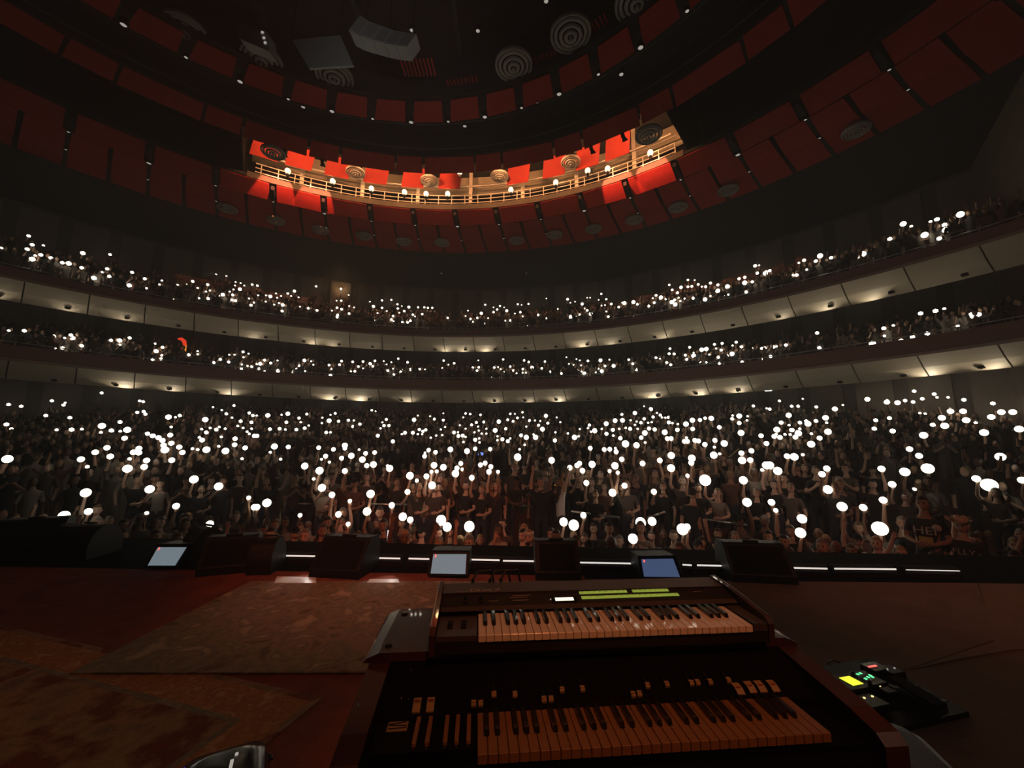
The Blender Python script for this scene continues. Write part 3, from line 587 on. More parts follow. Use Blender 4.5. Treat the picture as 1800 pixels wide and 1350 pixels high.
m_ = MB(); m_.box((.428, -.036, .775), (1.21, .012, .15)); part('front_board', m_, M['walnut'], organ)
# lid with chamfered ends
m_ = MB(); m_.prism([(-.335, .967), (-.325, .978), (-.290, .992), (.985, .992), (1.02, .978), (1.03, .967)], 'y', .286, .60); lid = part('lid', m_, M['walnut'], organ)
for u, v in ((-.262, .548), (-.270, .325)):
    m_ = MB(); m_.lathe([(.011, .991), (.011, .995), (.001, .996)], 12, 0, Matrix.Translation((u, v, 0))); part('screw', m_, M['matt'], lid)
m_ = MB(); m_.box((-.128, .092, .889), (.245, .115, .018)); part('preset_block', m_, M['organ_black'], organ)
def keyboard(root, u0, v0, v1, zt, pitch, n_white, mw, mb_, th, blen, bh, drop=0.0):
    wk = MB(); wk.box((0, 0, 0), (pitch - .0012, v1 - v0, th), 0, None, 1, .0016); wme = wk.mesh('white_key', mw)
    bk = MB(); bw = pitch * .50
    bk.prism([(-blen / 2, -.006), (-blen / 2 + .010, bh), (blen / 2, bh), (blen / 2, -.006)], 'x', -bw / 2, bw / 2); bme = bk.mesh('black_key', mb_)
    for i in range(n_white):
        link('white_key', wme, root, (u0 + pitch * (i + .5), (v0 + v1) / 2, zt - th / 2))
        if i % 7 in (0, 1, 3, 4, 5) and i < n_white - 1: link('black_key', bme, root, (u0 + pitch * (i + 1) + pitch * {0: -.05, 1: .05, 3: -.07, 4: 0, 5: .07}[i % 7], v1 - blen / 2 - .001, zt))
keyboard(organ, 0.0, 0.0, .140, .910, .0239, 36, M['organ_key'], M['ebony'], .022, .088, .011)
for u in (-.148, -.118, -.076, -.049, -.021):
    m_ = MB(); m_.box((0, 0, 0), (.011, .092, .012), 0, None, 1, .002); m_.build('preset_bar', M['organ_key'], organ, (u, .092, .905))
    m_ = MB(); m_.ball((0, 0, 0), (.0025, .0025, .0025), 8, 6); m_.build('pin', M['plug'], organ, (u, .040, .900))
for px, py in ((733, 1242), (757, 1241)):
    p = key_hit(px, py, (0, .15, .905), (0, -.35, .93)); r_ = empty('rocker_tab', p, parent=organ)
    m_ = MB(); m_.prism([(-.019, 0), (-.019, .006), (0, .010), (.019, .006), (.019, 0)], 'x', -.010, .010, 0, Matrix.Rotation(.38, 4, 'X')); m_.build('tab', M['cream'], r_)
    m_ = MB(); m_.box((0, .006, .0125), (.013, .004, .001), 0, Matrix.Rotation(.38, 4, 'X')); m_.build('print', M['redtext'], r_)
p = key_hit(699, 1276, (0, .09, .9), (0, 0, 1)); st = empty('badge', (p.x, p.y, .8985), parent=organ)
m_ = MB(); m_.box((0, 0, 0), (.050, .034, .002)); m_.build('plate', M['cream'], st)
for y, s in ((.010, .6), (.002, -.3), (-.008, .2)):
    m_ = MB(); m_.box((0, y, .0015), (.044, .003, .0008), 0, Matrix.Rotation(s * .3, 4, 'Z')); m_.build('print', M['matt'], st)
# toggle knobs on the black panel
for px, py in ((705, 1236), (718, 1237), (722, 1185), (716, 1215)):
    p = key_hit(px, py, (0, .142, .902), (0, -.37, .92)); m_ = MB(); m_.lathe([(.006, 0), (.005, .008), (.003, .014), (.0003, .015)], 10); m_.build('toggle_knob', M['gloss'], organ, p)
# drawbars: cream knobs on dark stems over the sloping panel
db = MB(); db.prism([(-.0075, 0), (-.0075, .007), (-.004, .011), (.004, .011), (.0075, .008), (.0085, 0)], 'x', -.0065, .0065)
db.box((0, -.001, .0115), (.0125, .0025, .0018)); db_me = db.mesh('drawbar', M['cream'])
st_ = MB(); st_.box((0, .018, .001), (.0045, .03, .003)); st_me = st_.mesh('stem', M['gloss'])
slope = math.atan2(.060, .148)
for px, py in ((832.7, 1239), (845, 1239), (868, 1223), (905, 1223), (956, 1232), (968, 1231), (987, 1215), (1023, 1213), (1112, 1223), (1123, 1222), (1137, 1207), (1171, 1205), (1214, 1203), (1225, 1202), (1247, 1201), (1279, 1198)):
    p = key_hit(px, py, (0, .142, .908), (0, -.375, .927)); o = link('drawbar', db_me, organ, p); o.rotation_euler = (slope, 0, 0); link('stem', st_me, o)
for px, py in ((1297, 1212), (1318, 1209), (1336, 1208), (1358, 1207)):
    p = key_hit(px, py, (0, .142, .908), (0, -.375, .927)); r_ = empty('rocker_tab', p, parent=organ); r_.rotation_euler = (slope, 0, 0)
    m_ = MB(); m_.prism([(-.017, 0), (-.017, .004), (0, .008), (.017, .004), (.017, 0)], 'x', -.011, .011); m_.build('tab', M['cream'], r_)
    m_ = MB(); m_.box((0, .0, .0085), (.013, .004, .001)); m_.build('print', M['redtext'], r_)
# stand legs under the organ
for u in (-.28, .98):
    for v in (.03, .52): m_ = MB(); m_.box((u, v, .33), (.05, .05, .662)); m_.build('leg', M['walnut'], organ)
m_ = MB(); m_.box((.35, .52, .2), (1.24, .03, .08)); m_.build('stretcher', M['walnut'], organ)

# ================================================================== SYNTHESIZER
SZ = .993
syn = empty('synthesizer', KM @ Vector((0, 0, SZ)), KA, 'brown synthesizer with green membrane buttons and lit display, on the organ', 'synthesizer')
def z_(z): return z - SZ
for u0, u1 in ((-.142, -.124), (.902, .920)):
    m_ = MB(); m_.prism([(.246, z_(.995)), (.244, z_(1.052)), (.262, z_(1.068)), (.45, z_(1.094)), (.553, z_(1.100)), (.556, z_(.995))], 'x', u0, u1); part('end_cheek', m_, M['walnut'], syn)
    m_ = MB(); m_.prism([(.262, z_(1.068)), (.45, z_(1.094)), (.553, z_(1.100)), (.553, z_(1.1025)), (.45, z_(1.0965)), (.262, z_(1.0705))], 'x', (u0 if u0 < 0 else u1 - .004), (u0 + .004 if u0 < 0 else u1)); part('metal_edge', m_, M['steel'], syn)
m_ = MB(); m_.prism([(.25, z_(.999)), (.25, z_(1.028)), (.40, z_(1.030)), (.40, z_(1.064)), (.468, z_(1.0844)), (.468, z_(1.0868)), (.550, z_(1.0915)), (.552, z_(.999))], 'x', -.123, .901); part('case', m_, M['brown_face'], syn)
m_ = MB(); m_.prism([(.467, z_(1.0868)), (.550, z_(1.0916)), (.550, z_(1.0936)), (.467, z_(1.0890))], 'x', -.122, .900); part('rear_cover', m_, M['brown_case'], syn)
m_ = MB(); m_.prism([(.392, z_(1.058)), (.405, z_(1.0655)), (.405, z_(1.068)), (.388, z_(1.060))], 'x', -.122, .900); part('panel_lip', m_, M['brown_case'], syn)
keyboard(syn, 0.0, .243, .392, z_(1.050), .0236, 36, M['ivory'], M['ebony'], .020, .092, .011)
m_ = MB(); m_.box((-.063, .318, z_(1.0385)), (.118, .134, .015)); wbk = part('wheel_block', m_, M['brown_case'], syn)
for u in (-.086, -.044):
    m_ = MB(); m_.lathe([(.022, -.006), (.024, 0), (.022, .006)], 18, 0, Matrix.Translation((u, .325, z_(1.030))) @ Matrix.Rotation(PI / 2, 4, 'Y')); m_.build('wheel', M['gloss'], wbk)
    m_ = MB(); m_.box((u, .325, z_(1.0463)), (.017, .060, .0008)); m_.build('wheel_slot', M['matt'], wbk)
m_ = MB(); m_.box((.877, .318, z_(1.042)), (.046, .140, .022)); part('end_block', m_, M['brown_case'], syn)
tiltp = math.atan(.30)
def on_panel(px, py, lift=0.0): return key_hit(px, py, (0, .40, 1.0642), (0, -.2873, .9578)) + Vector((0, 0, lift - SZ))
def flat(name, w, h, t, mt, p, parent, rx=tiltp):
    m_ = MB(); m_.box((0, 0, t / 2), (w, h, t)); o = m_.build(name, mt, parent, p); o.rotation_euler = (rx, 0, 0); return o
p = on_panel(992, 1054); bez = flat('display_bezel', .092, .026, .002, M['gloss'], p, syn); flat('display', .064, .015, .001, M['lcd'], Vector((0, 0, .002)), bez, 0)
flat('indicator', .004, .004, .002, M['lamp_dim'], on_panel(968, 1054), syn)
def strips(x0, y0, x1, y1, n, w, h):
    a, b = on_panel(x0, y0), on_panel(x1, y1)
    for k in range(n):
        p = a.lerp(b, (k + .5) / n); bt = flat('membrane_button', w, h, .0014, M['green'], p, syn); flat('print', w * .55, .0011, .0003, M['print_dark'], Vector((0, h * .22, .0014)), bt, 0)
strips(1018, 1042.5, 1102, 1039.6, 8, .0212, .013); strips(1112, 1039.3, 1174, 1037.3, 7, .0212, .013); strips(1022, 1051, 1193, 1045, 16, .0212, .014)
for px, py in ((818, 1060), (845, 1059)):
    flat('slider_slot', .016, .010, .001, M['matt'], on_panel(px, py), syn); flat('slider_knob', .012, .009, .005, M['gloss'], on_panel(px, py - 7), syn)
for x0, y0, w in ((868, 1056.5, .034), (915, 1055, .055), (912, 1050, .06), (920, 1046.5, .05), (905, 1046.8, .016), (1225, 1040, .03)):
    flat('panel_print', w, .0022, .0003, M['print_grey'], on_panel(x0, y0, .0003), syn)
def text(name, s, size, p, parent, mt, rx=0.0, shear=0.0, M3=None, ext=.0003, sx=1.0):
    c = bpy.data.curves.new(name, 'FONT'); c.body = s; c.size = size; c.extrude = ext; c.shear = shear; c.align_x = 'CENTER'; c.align_y = 'CENTER'
    t = bpy.data.objects.new(name + '_tmp', c); COL.objects.link(t); bpy.context.view_layer.update()
    me = bpy.data.meshes.new_from_object(t.evaluated_get(bpy.context.evaluated_depsgraph_get())); bpy.data.objects.remove(t); bpy.data.curves.remove(c)
    me.materials.clear(); me.materials.append(mt); o = link(name, me, parent, p); o.scale = (sx, 1, 1)
    o.rotation_euler = (rx, 0, 0) if M3 is None else M3; return o
kp = key_hit(814, 1040, (0, .467, 1.0896), (0, -.0554, 1)); text('lettering', 'YAMAHA', .011, kp - Vector((0, 0, SZ)), syn, M['print_grey'], .055, 0, None, .0004, 1.0)
kp = key_hit(853, 1037.5, (0, .467, 1.0896), (0, -.0554, 1)); text('lettering', 'DX7', .030, kp - Vector((0, 0, SZ)), syn, M['print_grey'], .055, 0, None, .0004, 1.9)
# plugs and cables at the back of the synthesizer
cb = empty('audio_cables', KM @ Vector((0, .56, SZ)), KA, 'black cables with chrome plugs behind the synthesizer', 'cables')
for k, u in enumerate((-.02, .045, .085)):
    m_ = MB(); m_.tube([(u, .0, .075), (u, .012, .105)], .007, 8); m_.build('plug', M['plug'], cb)
    m_ = MB(); m_.tube([(u, .012, .105), (u + .02, .03, .128), (u + .07, .06, .122), (u + .09, .10, .04), (u + .08, .12, -.4), (u + .2, .3, -SZ + .02)], .0045, 6); m_.build('cable', M['cable'], cb)

# ================================================================== PEDALBOARD, TUB, CASE
pb = empty('pedalboard', (2.33, 2.78, .009), math.radians(14), 'black pedalboard on the tan carpet carrying effect units', 'pedalboard')
m_ = MB(); m_.prism([(-.26, 0), (-.26, .03), (.26, .075), (.26, 0)], 'x', -.36, .36); m_.build('deck', M['speaker'], pb)
for v in (-.16, -.02, .12): m_ = MB(); m_.box((0, v, .041 + .0865 * (v + .1)), (.70, .03, .008)); m_.build('cross_bar', M['gloss'], pb)
PM = Matrix.Translation((2.33, 2.78, .009)) @ Matrix.Rotation(math.radians(14), 4, 'Z')
def pedal(px, py, w, d, h, label, cat='effects pedal'):
    p = at_z(px, py, .085); l = PM.inverted() @ p; zz = .05 + .0865 * l.y; q = PM @ Vector((l.x, l.y, zz))
    o = empty('effects_pedal', q, math.radians(14), label, cat, 'effect units on the pedalboard'); m_ = MB(); m_.box((0, 0, h / 2), (w, d, h), 0, None, 1, .006); m_.build('body', M['gloss'], o); return o, h
o, h = pedal(1497, 1205, .22, .16, .05, 'largest effect unit, with bright yellow display, on the pedalboard'); m_ = MB(); m_.box((0, 0, h + .001), (.085, .085, .003)); m_.build('display', M['yellow_lcd'], o)
for k in (-.05, .05): m_ = MB(); m_.lathe([(.012, h), (.010, h + .018), (.001, h + .019)], 12, 0, Matrix.Translation((.085, k, 0))); m_.build('knob', M['gloss'], o)
o, h = pedal(1527, 1200, .13, .15, .055, 'effect unit with green digits, beside the yellow display unit')
for x, y in ((-.03, .04), (.0, .045), (-.035, -.01), (.0, .0), (.03, -.005), (.035, .012)): m_ = MB(); m_.box((x, y, h + .001), (.014, .014, .003)); m_.build('digit', M['green_led'], o)
o, h = pedal(1539, 1183, .14, .10, .06, 'effect unit with a red light strip at the far edge of pedalboard')
m_ = MB(); m_.box((-.02, 0, h + .001), (.07, .012, .004)); m_.build('light_bar', M['red_led'], o)
o, h = pedal(1568, 1187, .12, .10, .06, 'effect unit with two pale lights beside the red light strip')
for x in (-.035, .03): m_ = MB(); m_.ball((x, .0, h + .002), (.006, .006, .005), 8, 6); m_.build('indicator', M['lamp_dim'], o)
o, h = pedal(1552, 1212, .10, .13, .05, 'effect unit with an upright amber light bar'); m_ = MB(); m_.box((-.02, .02, h + .001), (.010, .045, .003)); m_.build('light_bar', M['amber_led'], o)
o, h = pedal(1525, 1234, .20, .12, .045, 'near-edge footswitch unit with a row of small white lights')
for x, m__ in ((-.08, 'red_led'), (-.06, 'lamp_dim'), (.005, 'amber_led'), (.07, 'amber_led')): m_ = MB(); m_.ball((x, .02, h + .001), (.007, .007, .005), 8, 6); m_.build('indicator', M[m__], o)
o, h = pedal(1608, 1222, .11, .26, .04, 'black rocking foot pedal at the right end of pedalboard')
m_ = MB(); m_.box((0, 0, .065), (.10, .25, .02), 0, Matrix.Rotation(.12, 4, 'X'), 1, .006); m_.build('treadle', M['matt'], o)
m_ = MB(); m_.tube([at_z(1470, 1178, .03), at_z(1455, 1165, .06), at_z(1465, 1160, .03), at_z(1490, 1170, .05), at_z(1530, 1178, .02), at_z(1540, 1170, .02)], .006, 6); tag(m_.build('patch_cable', M['cable']), 'black patch cable looping at the back of pedalboard', 'cable')
# grey tub standing by the organ
tb = empty('storage_tub', (1.40, 1.61, .009), math.radians(-15), 'grey plastic storage tub with a pale rim, beside the organ', 'tub')
ring = lambda w, d, r, z, n=5: [(sx * (w - r) + r * math.cos(t), sy * (d - r) + r * math.sin(t), z) for sx, sy, t0 in ((1, 1, 0), (-1, 1, PI / 2), (-1, -1, PI), (1, -1, 1.5 * PI)) for t in np.linspace(t0, t0 + PI / 2, n)]
def loft(rings, name, mt, parent, capb=True):
    m_ = MB(); n = len(rings[0]); vs = [p for r in rings for p in r]; fs = [(i * n + k, i * n + (k + 1) % n, (i + 1) * n + (k + 1) % n, (i + 1) * n + k) for i in range(len(rings) - 1) for k in range(n)]
    if capb: fs.append(tuple(range(n))[::-1]); fs.append(tuple(range((len(rings) - 1) * n, len(rings) * n)))
    m_.add(vs, fs, 0, True); return m_.build(name, mt, parent)
loft([ring(.17, .26, .05, 0), ring(.20, .29, .06, .40), ring(.185, .275, .055, .40), ring(.16, .25, .05, .06)], 'tub_body', M['bin'], tb)
loft([ring(.205, .295, .06, .39), ring(.225, .315, .07, .40), ring(.225, .315, .07, .415), ring(.19, .28, .055, .415)], 'rim', M['bin_rim'], tb, False)
loft([ring(.19, .28, .06, .416), ring(.17, .26, .06, .455), ring(.13, .22, .05, .462)], 'lid', M['bin'], tb)
# glossy black case at the bottom edge of the picture
bc = empty('equipment_case', (-1.16, 1.79, .009), math.radians(28), 'glossy black rounded equipment case with blue light, on the ornate rug', 'case')
loft([ring(.17, .20, .05, 0), ring(.175, .205, .06, .18), ring(.15, .18, .07, .265), ring(.09, .12, .06, .29)], 'shell', M['gloss'], bc)
m_ = MB(); m_.tube([Vector((x * 1.01, y * 1.01, z)) for x, y, z in ring(.177, .207, .06, .185)] , .006, 6); m_.build('trim', M['speaker'], bc)
m_ = MB(); m_.box((-.13, .10, .268), (.03, .05, .006), 0, None, 1, .002); m_.build('blue_light', M['blue_led'], bc)
m_ = MB(); m_.box((.035, .02, .292), (.012, .05, .006)); m_.box((.047, .075, .291), (.012, .014, .006)); m_.build('white_light', M['lamp_dim'], bc)  # white reflections on the glossy shell, painted as glowing bars
# ================================================================== THE AUDIENCE: where the phone torches shine (x, y, size), in crops of the picture
LIGHTS = {
('upper', 0, 380): "10,222,1 200,138,2 225,200,2 190,230,2 303,205,1 245,275,1 285,270,2 225,300,3 355,292,2 435,325,2 480,330,3 570,360,2 578,258,3 768,268,2 655,432,3 748,368,2 712,397,1 763,420,2 922,392,2 902,483,3 1010,437,2 1023,503,1 1130,450,1 1113,482,1 1240,480,1 1345,455,2 1380,502,1 1390,573,1 1450,478,2 1438,527,1 1465,520,1 1453,575,2 1508,406,1 1580,418,1 1555,548,3 1528,555,1 1645,460,1 1640,485,1 1680,468,1 1675,510,3 1630,512,1 1603,527,1 1625,550,2 1620,585,2 1645,590,2 1760,478,2 1738,575,1 1752,622,2 1773,603,1 1705,485,1",
('lower', 0, 380): "60,803,1 170,800,2 375,838,2 450,857,1 495,830,2 505,850,3 435,920,2 385,920,1 570,905,2 500,962,1 775,867,2 835,868,3 905,850,2 838,898,1 765,937,1 948,947,2 1083,893,1 1135,915,2 1090,942,3 1130,972,2 1160,985,2 1065,1000,2 1125,997,2 1318,968,2 1380,943,1 1380,965,1 1370,1013,1 1493,1022,2 1538,1000,2 1597,1018,2 1600,968,1 1637,968,1 1697,947,2 1735,960,1 1700,985,1 1688,1035,1 1685,1065,2 1728,1047,1 1757,1050,2",
('upper', 450, 380): "10,485,2 15,553,1 70,553,1 100,560,3 140,540,1 148,570,1 175,558,1 222,540,2 245,558,1 268,523,3 297,567,1 68,597,1 127,620,1 160,607,1 187,620,3 183,663,2 307,632,1 365,643,2 425,660,2 420,490,2 593,512,1 647,548,1 562,590,1 595,590,2 530,660,1 565,640,2 597,650,2 650,628,1 685,638,1 570,690,2 567,705,2 650,680,2 795,597,1 820,630,3 880,588,2 945,585,2 880,640,2 913,663,1 987,615,2 1018,628,1 990,645,2 1035,663,2 1000,675,1 1067,635,3 848,677,1 865,720,1 825,727,1 957,697,2 945,722,2 960,733,1 1022,740,2 1058,742,2 1078,730,2 1095,688,2 1110,700,1 1160,685,2 1132,637,2 1175,637,2 1200,640,2 1230,640,2 1338,710,2 1480,660,1 1463,697,1 1497,717,2 1515,738,1 1545,710,2 1573,678,3 1600,618,2 1620,712,1 1658,670,2 1683,652,2 1658,637,1 1703,627,2 1732,637,1 1750,660,3 1740,730,1 1775,728,2 1597,750,1",
('lower', 450, 380): "5,1033,1 30,1030,3 60,1005,2 103,1025,2 150,1008,1 20,1065,2 60,1082,1 153,1080,3 245,1083,3 300,1043,2 338,1007,3 385,1013,1 400,1037,1 343,1082,1 280,1062,1 520,1112,3 510,1040,2 527,1067,1 597,1012,2 583,1037,2 675,1017,2 747,1015,2 715,1050,2 747,1063,1 690,1083,2 663,1083,1 797,1033,3 830,1010,2 815,1048,2 892,1012,1 912,1035,1 945,1020,1 993,995,2 920,1078,2 957,1065,1 963,1105,2 1010,1087,2 1030,1070,2 1058,1020,2 1077,1065,1 1077,1080,1 1143,1068,2 1180,1070,1 1310,1008,2 1383,1027,2 1343,1037,1 1300,1060,1 1513,1058,2 1555,1055,2 1543,1078,2 1552,1007,1 1663,1057,2 1690,1055,1 1708,1068,1 1735,1085,1 1725,1000,2 1775,1050,2 1640,1120,2 1688,1130,3 1767,1120,1",
('upper', 900, 380): "40,615,2 67,620,1 115,613,2 58,670,2 75,700,1 20,680,1 183,690,2 240,713,1 240,575,1 320,648,1 388,580,3 408,605,1 440,597,1 410,707,3 442,703,2 473,688,2 490,613,3 507,645,1 525,658,2 525,570,1 545,570,1 550,687,3 623,543,2 605,585,1 658,580,2 625,628,1 650,623,1 693,613,2 658,665,1 672,702,2 745,635,2 785,612,3 770,605,1 848,605,3 875,615,2 955,628,2 983,573,1 1005,553,2 993,605,2 1040,573,3 1072,580,1 1115,605,3 1135,585,2 1140,622,3 1118,515,2 1098,480,2 1180,497,3 1155,535,2 1163,570,1 1175,593,1 1205,575,1 1228,493,2 1255,490,2 1228,445,2 1275,447,1 1250,565,1 1265,573,2 1243,597,1 1300,477,2 1325,493,1 1352,497,2 1385,467,2 1348,587,3 1385,558,1 1437,480,2 1437,527,3 1475,557,2 1510,547,1 1505,497,3 1585,437,2 1625,427,2 1625,473,3 1678,463,2 1635,530,2 1697,347,3 1725,343,1 1712,398,2 1770,405,3 1775,385,1",
('lower', 900, 380): "85,1007,2 117,1018,2 75,1068,2 75,1093,1 98,1093,1 10,1080,2 140,1062,3 32,1097,1 230,1015,2 208,1062,2 267,1087,2 345,1098,2 380,985,1 397,1032,1 450,998,1 473,1007,1 430,1038,1 482,1042,1 530,1010,2 460,1080,2 487,1085,1 505,1103,3 585,1090,1 605,1065,1 627,1087,3 618,1012,3 650,1048,2 680,1002,1 710,1050,3 815,1002,2 843,1035,2 873,1077,3 1005,988,2 1033,995,1 1080,1022,2 1108,1037,2 1103,925,2 1097,960,2 1132,962,2 1210,970,2 1220,1000,2 1268,980,3 1240,915,2 1268,955,1 1325,943,3 1357,933,3 1377,967,1 1310,1015,2 1357,1020,1 1413,895,2 1425,925,1 1467,888,2 1460,935,2 1440,985,2 1447,1027,2 1503,975,2 1537,967,3 1565,880,2 1540,903,1 1602,912,2 1607,1018,2 1690,920,2 1745,930,2 1765,920,2 1753,995,3",
('upper', 1350, 340): "12,540,2 215,485,1 252,467,2 365,448,3 333,473,2 440,450,2 665,430,3 645,450,2 850,318,2 270,532,1 175,570,1 200,570,2 945,220,3 1000,230,1 1135,203,1 1180,188,2 1232,220,2 1245,263,3 1095,298,3 1195,315,2 1345,155,3",
('lower', 1350, 340): "40,1075,2 60,1070,1 125,1060,2 18,1138,2 168,1143,2 343,975,2 358,1078,2 730,1055,3 808,942,2 875,922,1 812,995,1 930,1028,2 1008,1002,2 1112,978,2 1065,838,2 1170,825,2 1230,805,1 1430,858,3 1470,845,2 1325,927,1",
('stalls', 0, 660): "60,203,2 148,215,2 362,177,2 443,207,2 455,190,1 320,280,2 488,295,2 45,342,2 80,372,1 50,595,3 710,122,2 975,178,2 1000,183,2 958,258,2 1003,252,2 1015,270,2 838,325,2 710,360,3 705,398,1 500,378,2 572,375,1 395,380,1 778,385,2 840,390,1 887,388,3 868,447,2 1030,407,2 1065,430,2 1105,443,2 1133,463,2 1140,497,2 1150,530,3 1187,425,2 1195,483,2 1175,297,3 1225,292,1 1255,280,2 1195,360,1 1250,510,2 1272,548,2 1343,512,1 1380,518,1 1198,603,2 968,520,2 930,547,2 967,550,2 905,583,1 1022,605,2 1005,650,2 745,515,2 768,577,2 663,547,2 563,597,2 610,638,1 888,663,3 1352,738,3 1525,787,3 1043,807,3 597,832,3 615,963,2 445,993,3 1025,960,1 1228,925,2 1463,1053,2 1735,868,1 1775,933,2 1487,222,1 1548,242,1 1580,268,2 1620,295,1 1633,210,2 1432,315,3 1408,375,1 1467,367,1 1440,398,2 1510,378,2 1530,360,1 1572,372,1 1392,433,1 1410,460,2 1545,430,1 1527,495,1 1440,528,3 1573,537,3 1640,450,2 1637,493,2 1710,515,2 1680,320,2 1660,353,1 1697,367,1 1725,393,1 1740,408,1 1740,262,2 1765,280,2 1755,327,2 1757,372,1 1775,430,2 1690,582,1",
('stalls', 450, 660): "5,280,1 82,285,3 178,275,1 222,273,3 212,327,2 300,298,2 312,327,1 355,270,2 5,430,2 97,375,2 165,372,2 205,378,1 282,378,2 340,368,2 368,350,1 463,295,1 520,275,1 553,265,2 510,322,3 460,333,1 577,320,2 645,313,2 683,315,1 677,357,2 725,340,2 490,398,2 520,397,1 808,243,2 835,250,1 910,307,2 882,328,1 893,350,2 928,350,2 850,428,2 870,370,1 1130,280,1 1103,315,3 1215,285,1 1245,305,2 1308,265,1 1307,312,2 1140,378,2 1165,390,2 1185,380,2 1095,407,2 1040,407,2 1018,410,1 1130,410,1 1160,410,1 1320,360,1 1290,378,1 1300,417,1 1258,420,1 1220,435,1 1463,265,2 1495,270,2 1447,293,1 1567,275,2 1538,328,2 1590,325,2 1505,345,2 1423,348,1 1463,372,1 1695,328,3 1757,310,2 1775,268,2 1550,357,1 1555,385,1 1525,397,1 1575,407,1 1608,372,1 1608,407,1 1670,390,3 1743,372,2 1413,430,2 1443,427,2 1382,405,2 1410,397,1 1463,430,1 1448,465,1 1530,457,2 1558,440,1 1560,468,1 1685,425,1 1720,453,2 1685,452,1 1758,467,2 1775,440,1 955,468,2 128,505,3 225,508,2 100,537,1 172,585,1 437,513,2 540,525,2 620,497,3 620,517,2 597,587,2 485,573,2 457,585,1 512,605,1 665,570,3 720,518,1 765,553,2 828,547,2 742,597,3 773,640,2 820,632,3 340,643,3 443,677,3 403,722,1 620,680,2 933,660,3 918,630,1 460,797,3 530,847,2 1075,713,3 1123,747,1 1190,717,2 1230,780,3 1058,825,2 800,840,3 1357,525,3 1253,545,2 1205,530,2 1180,540,1 1177,573,2 1473,537,3 1530,520,2 1635,523,2 1243,637,3 1308,652,3 1403,658,2 1430,625,2 1393,697,3 1440,667,1 1225,685,1 1262,682,1 1567,635,2 1600,622,2 1640,648,2 1627,685,2 1690,685,1 1507,727,2 75,903,3 5,933,2 575,983,2 775,963,3 948,920,2 1025,1000,3 1077,1022,2 1293,1025,4 1335,1073,3 1490,1070,4 307,990,1 643,1053,1 655,890,1",
('stalls', 900, 660): "20,268,1 73,257,2 38,297,2 78,293,1 8,320,2 122,315,2 160,315,1 197,318,1 237,287,3 250,333,2 185,348,2 213,382,3 312,293,1 337,327,1 63,425,2 100,440,3 150,412,1 165,440,3 100,357,1 88,485,1 53,515,1 303,397,1 300,462,2 390,405,1 437,440,3 465,425,1 473,375,1 40,580,4 277,603,3 540,347,2 530,368,1 552,393,1 578,393,3 627,373,1 658,343,3 720,322,3 772,320,3 767,272,2 858,268,3 828,313,1 870,322,1 858,345,1 900,330,2 923,303,2 922,215,1 970,240,3 1012,262,1 1035,277,2 985,290,2 1047,293,1 1070,295,1 1092,293,2 950,330,1 975,327,1 1095,335,2 1120,333,1 1157,340,1 1155,388,2 1215,347,3 1260,320,3 1313,318,2 1348,298,2 1392,307,3 1262,382,2 705,387,2 748,373,1 793,367,1 825,380,2 877,373,1 957,378,2 997,385,2 928,410,3 903,443,2 660,415,2 707,420,1 757,447,2 793,487,4 870,497,3 930,468,1 1067,405,3 1085,450,2 1112,450,2 1205,470,2 1225,470,2 1218,435,1 1278,463,2 1303,467,2 1348,492,2 1418,463,2 1413,500,1 1483,485,3 1448,370,2 1410,568,3 1450,547,1 547,517,2 645,527,2 683,525,2 728,543,2 722,508,1 767,597,2 720,643,3 913,627,2 1033,605,2 1113,570,3 1112,660,3 1257,590,3 1253,622,2 405,655,2 455,640,2 472,625,2 560,632,3 493,677,2 683,680,1 740,692,1 520,763,2 703,832,3 787,783,2 992,825,2 1350,745,5 1227,713,1 1617,745,3 1643,900,3 362,1037,3 433,1060,4 500,990,2 900,1042,4 980,1033,3 847,1157,3 1193,1090,4 1225,1073,2 1587,290,3 1537,303,2 1540,280,1 1640,315,1 1587,340,2 1645,285,1 1600,410,3 1740,430,2 1673,537,2 1603,553,2 1608,605,3 1665,603,2 1685,213,2 1778,230,1 1778,485,2 1778,640,3 1747,660,1",
('stalls', 1350, 660): "12,235,2 80,178,2 243,163,1 165,215,2 210,215,2 337,220,2 145,285,3 468,240,3 523,207,1 93,337,2 147,347,1 223,330,2 268,320,2 280,345,3 335,318,2 403,303,3 410,330,1 63,387,3 57,410,1 168,390,2 118,412,1 155,413,1 213,413,3 45,435,2 85,442,2 193,440,2 303,407,1 420,402,3 222,373,1 362,447,2 303,490,3 243,553,1 185,580,3 135,575,2 15,640,3 70,680,3 413,663,2 380,703,2 695,172,3 830,187,3 832,173,1 905,195,3 957,175,2 1013,185,2 1020,110,2 1077,163,2 1160,130,2 1180,153,1 1257,153,1 1367,170,2 1570,195,2 1275,257,3 1363,257,3 1215,303,3 1150,345,2 1235,360,3 1385,320,3 1450,330,1 1560,297,3 1630,263,3 1710,263,3 1755,383,3 1510,408,3 1060,263,1 1097,267,1 848,298,2 752,313,2 742,372,2 872,397,2 1088,427,3 990,525,2 1057,573,2 795,665,2 958,687,3 1118,663,4 1625,580,3 1457,735,2 1550,790,5 1778,745,2 870,777,2 420,810,3 805,868,2 520,930,3 668,937,2 27,900,2 57,957,1 240,1015,3 230,1115,3 785,1085,5 1025,793,1",
}
K = 450 / 1787.0
def inside(x, y, g=.5):
    a, b = Vector((24.4, 19.4)), Vector((14.6, 6.6)); d = (b - a).normalized(); c, e = Vector((-29.6, 20.6)), Vector((-21.0, 8.2)); h = (e - c).normalized()
    return (Vector((x, y)) - a).dot(Vector((d.y, -d.x))) > g and (Vector((x, y)) - c).dot(Vector((-h.y, h.x))) > g
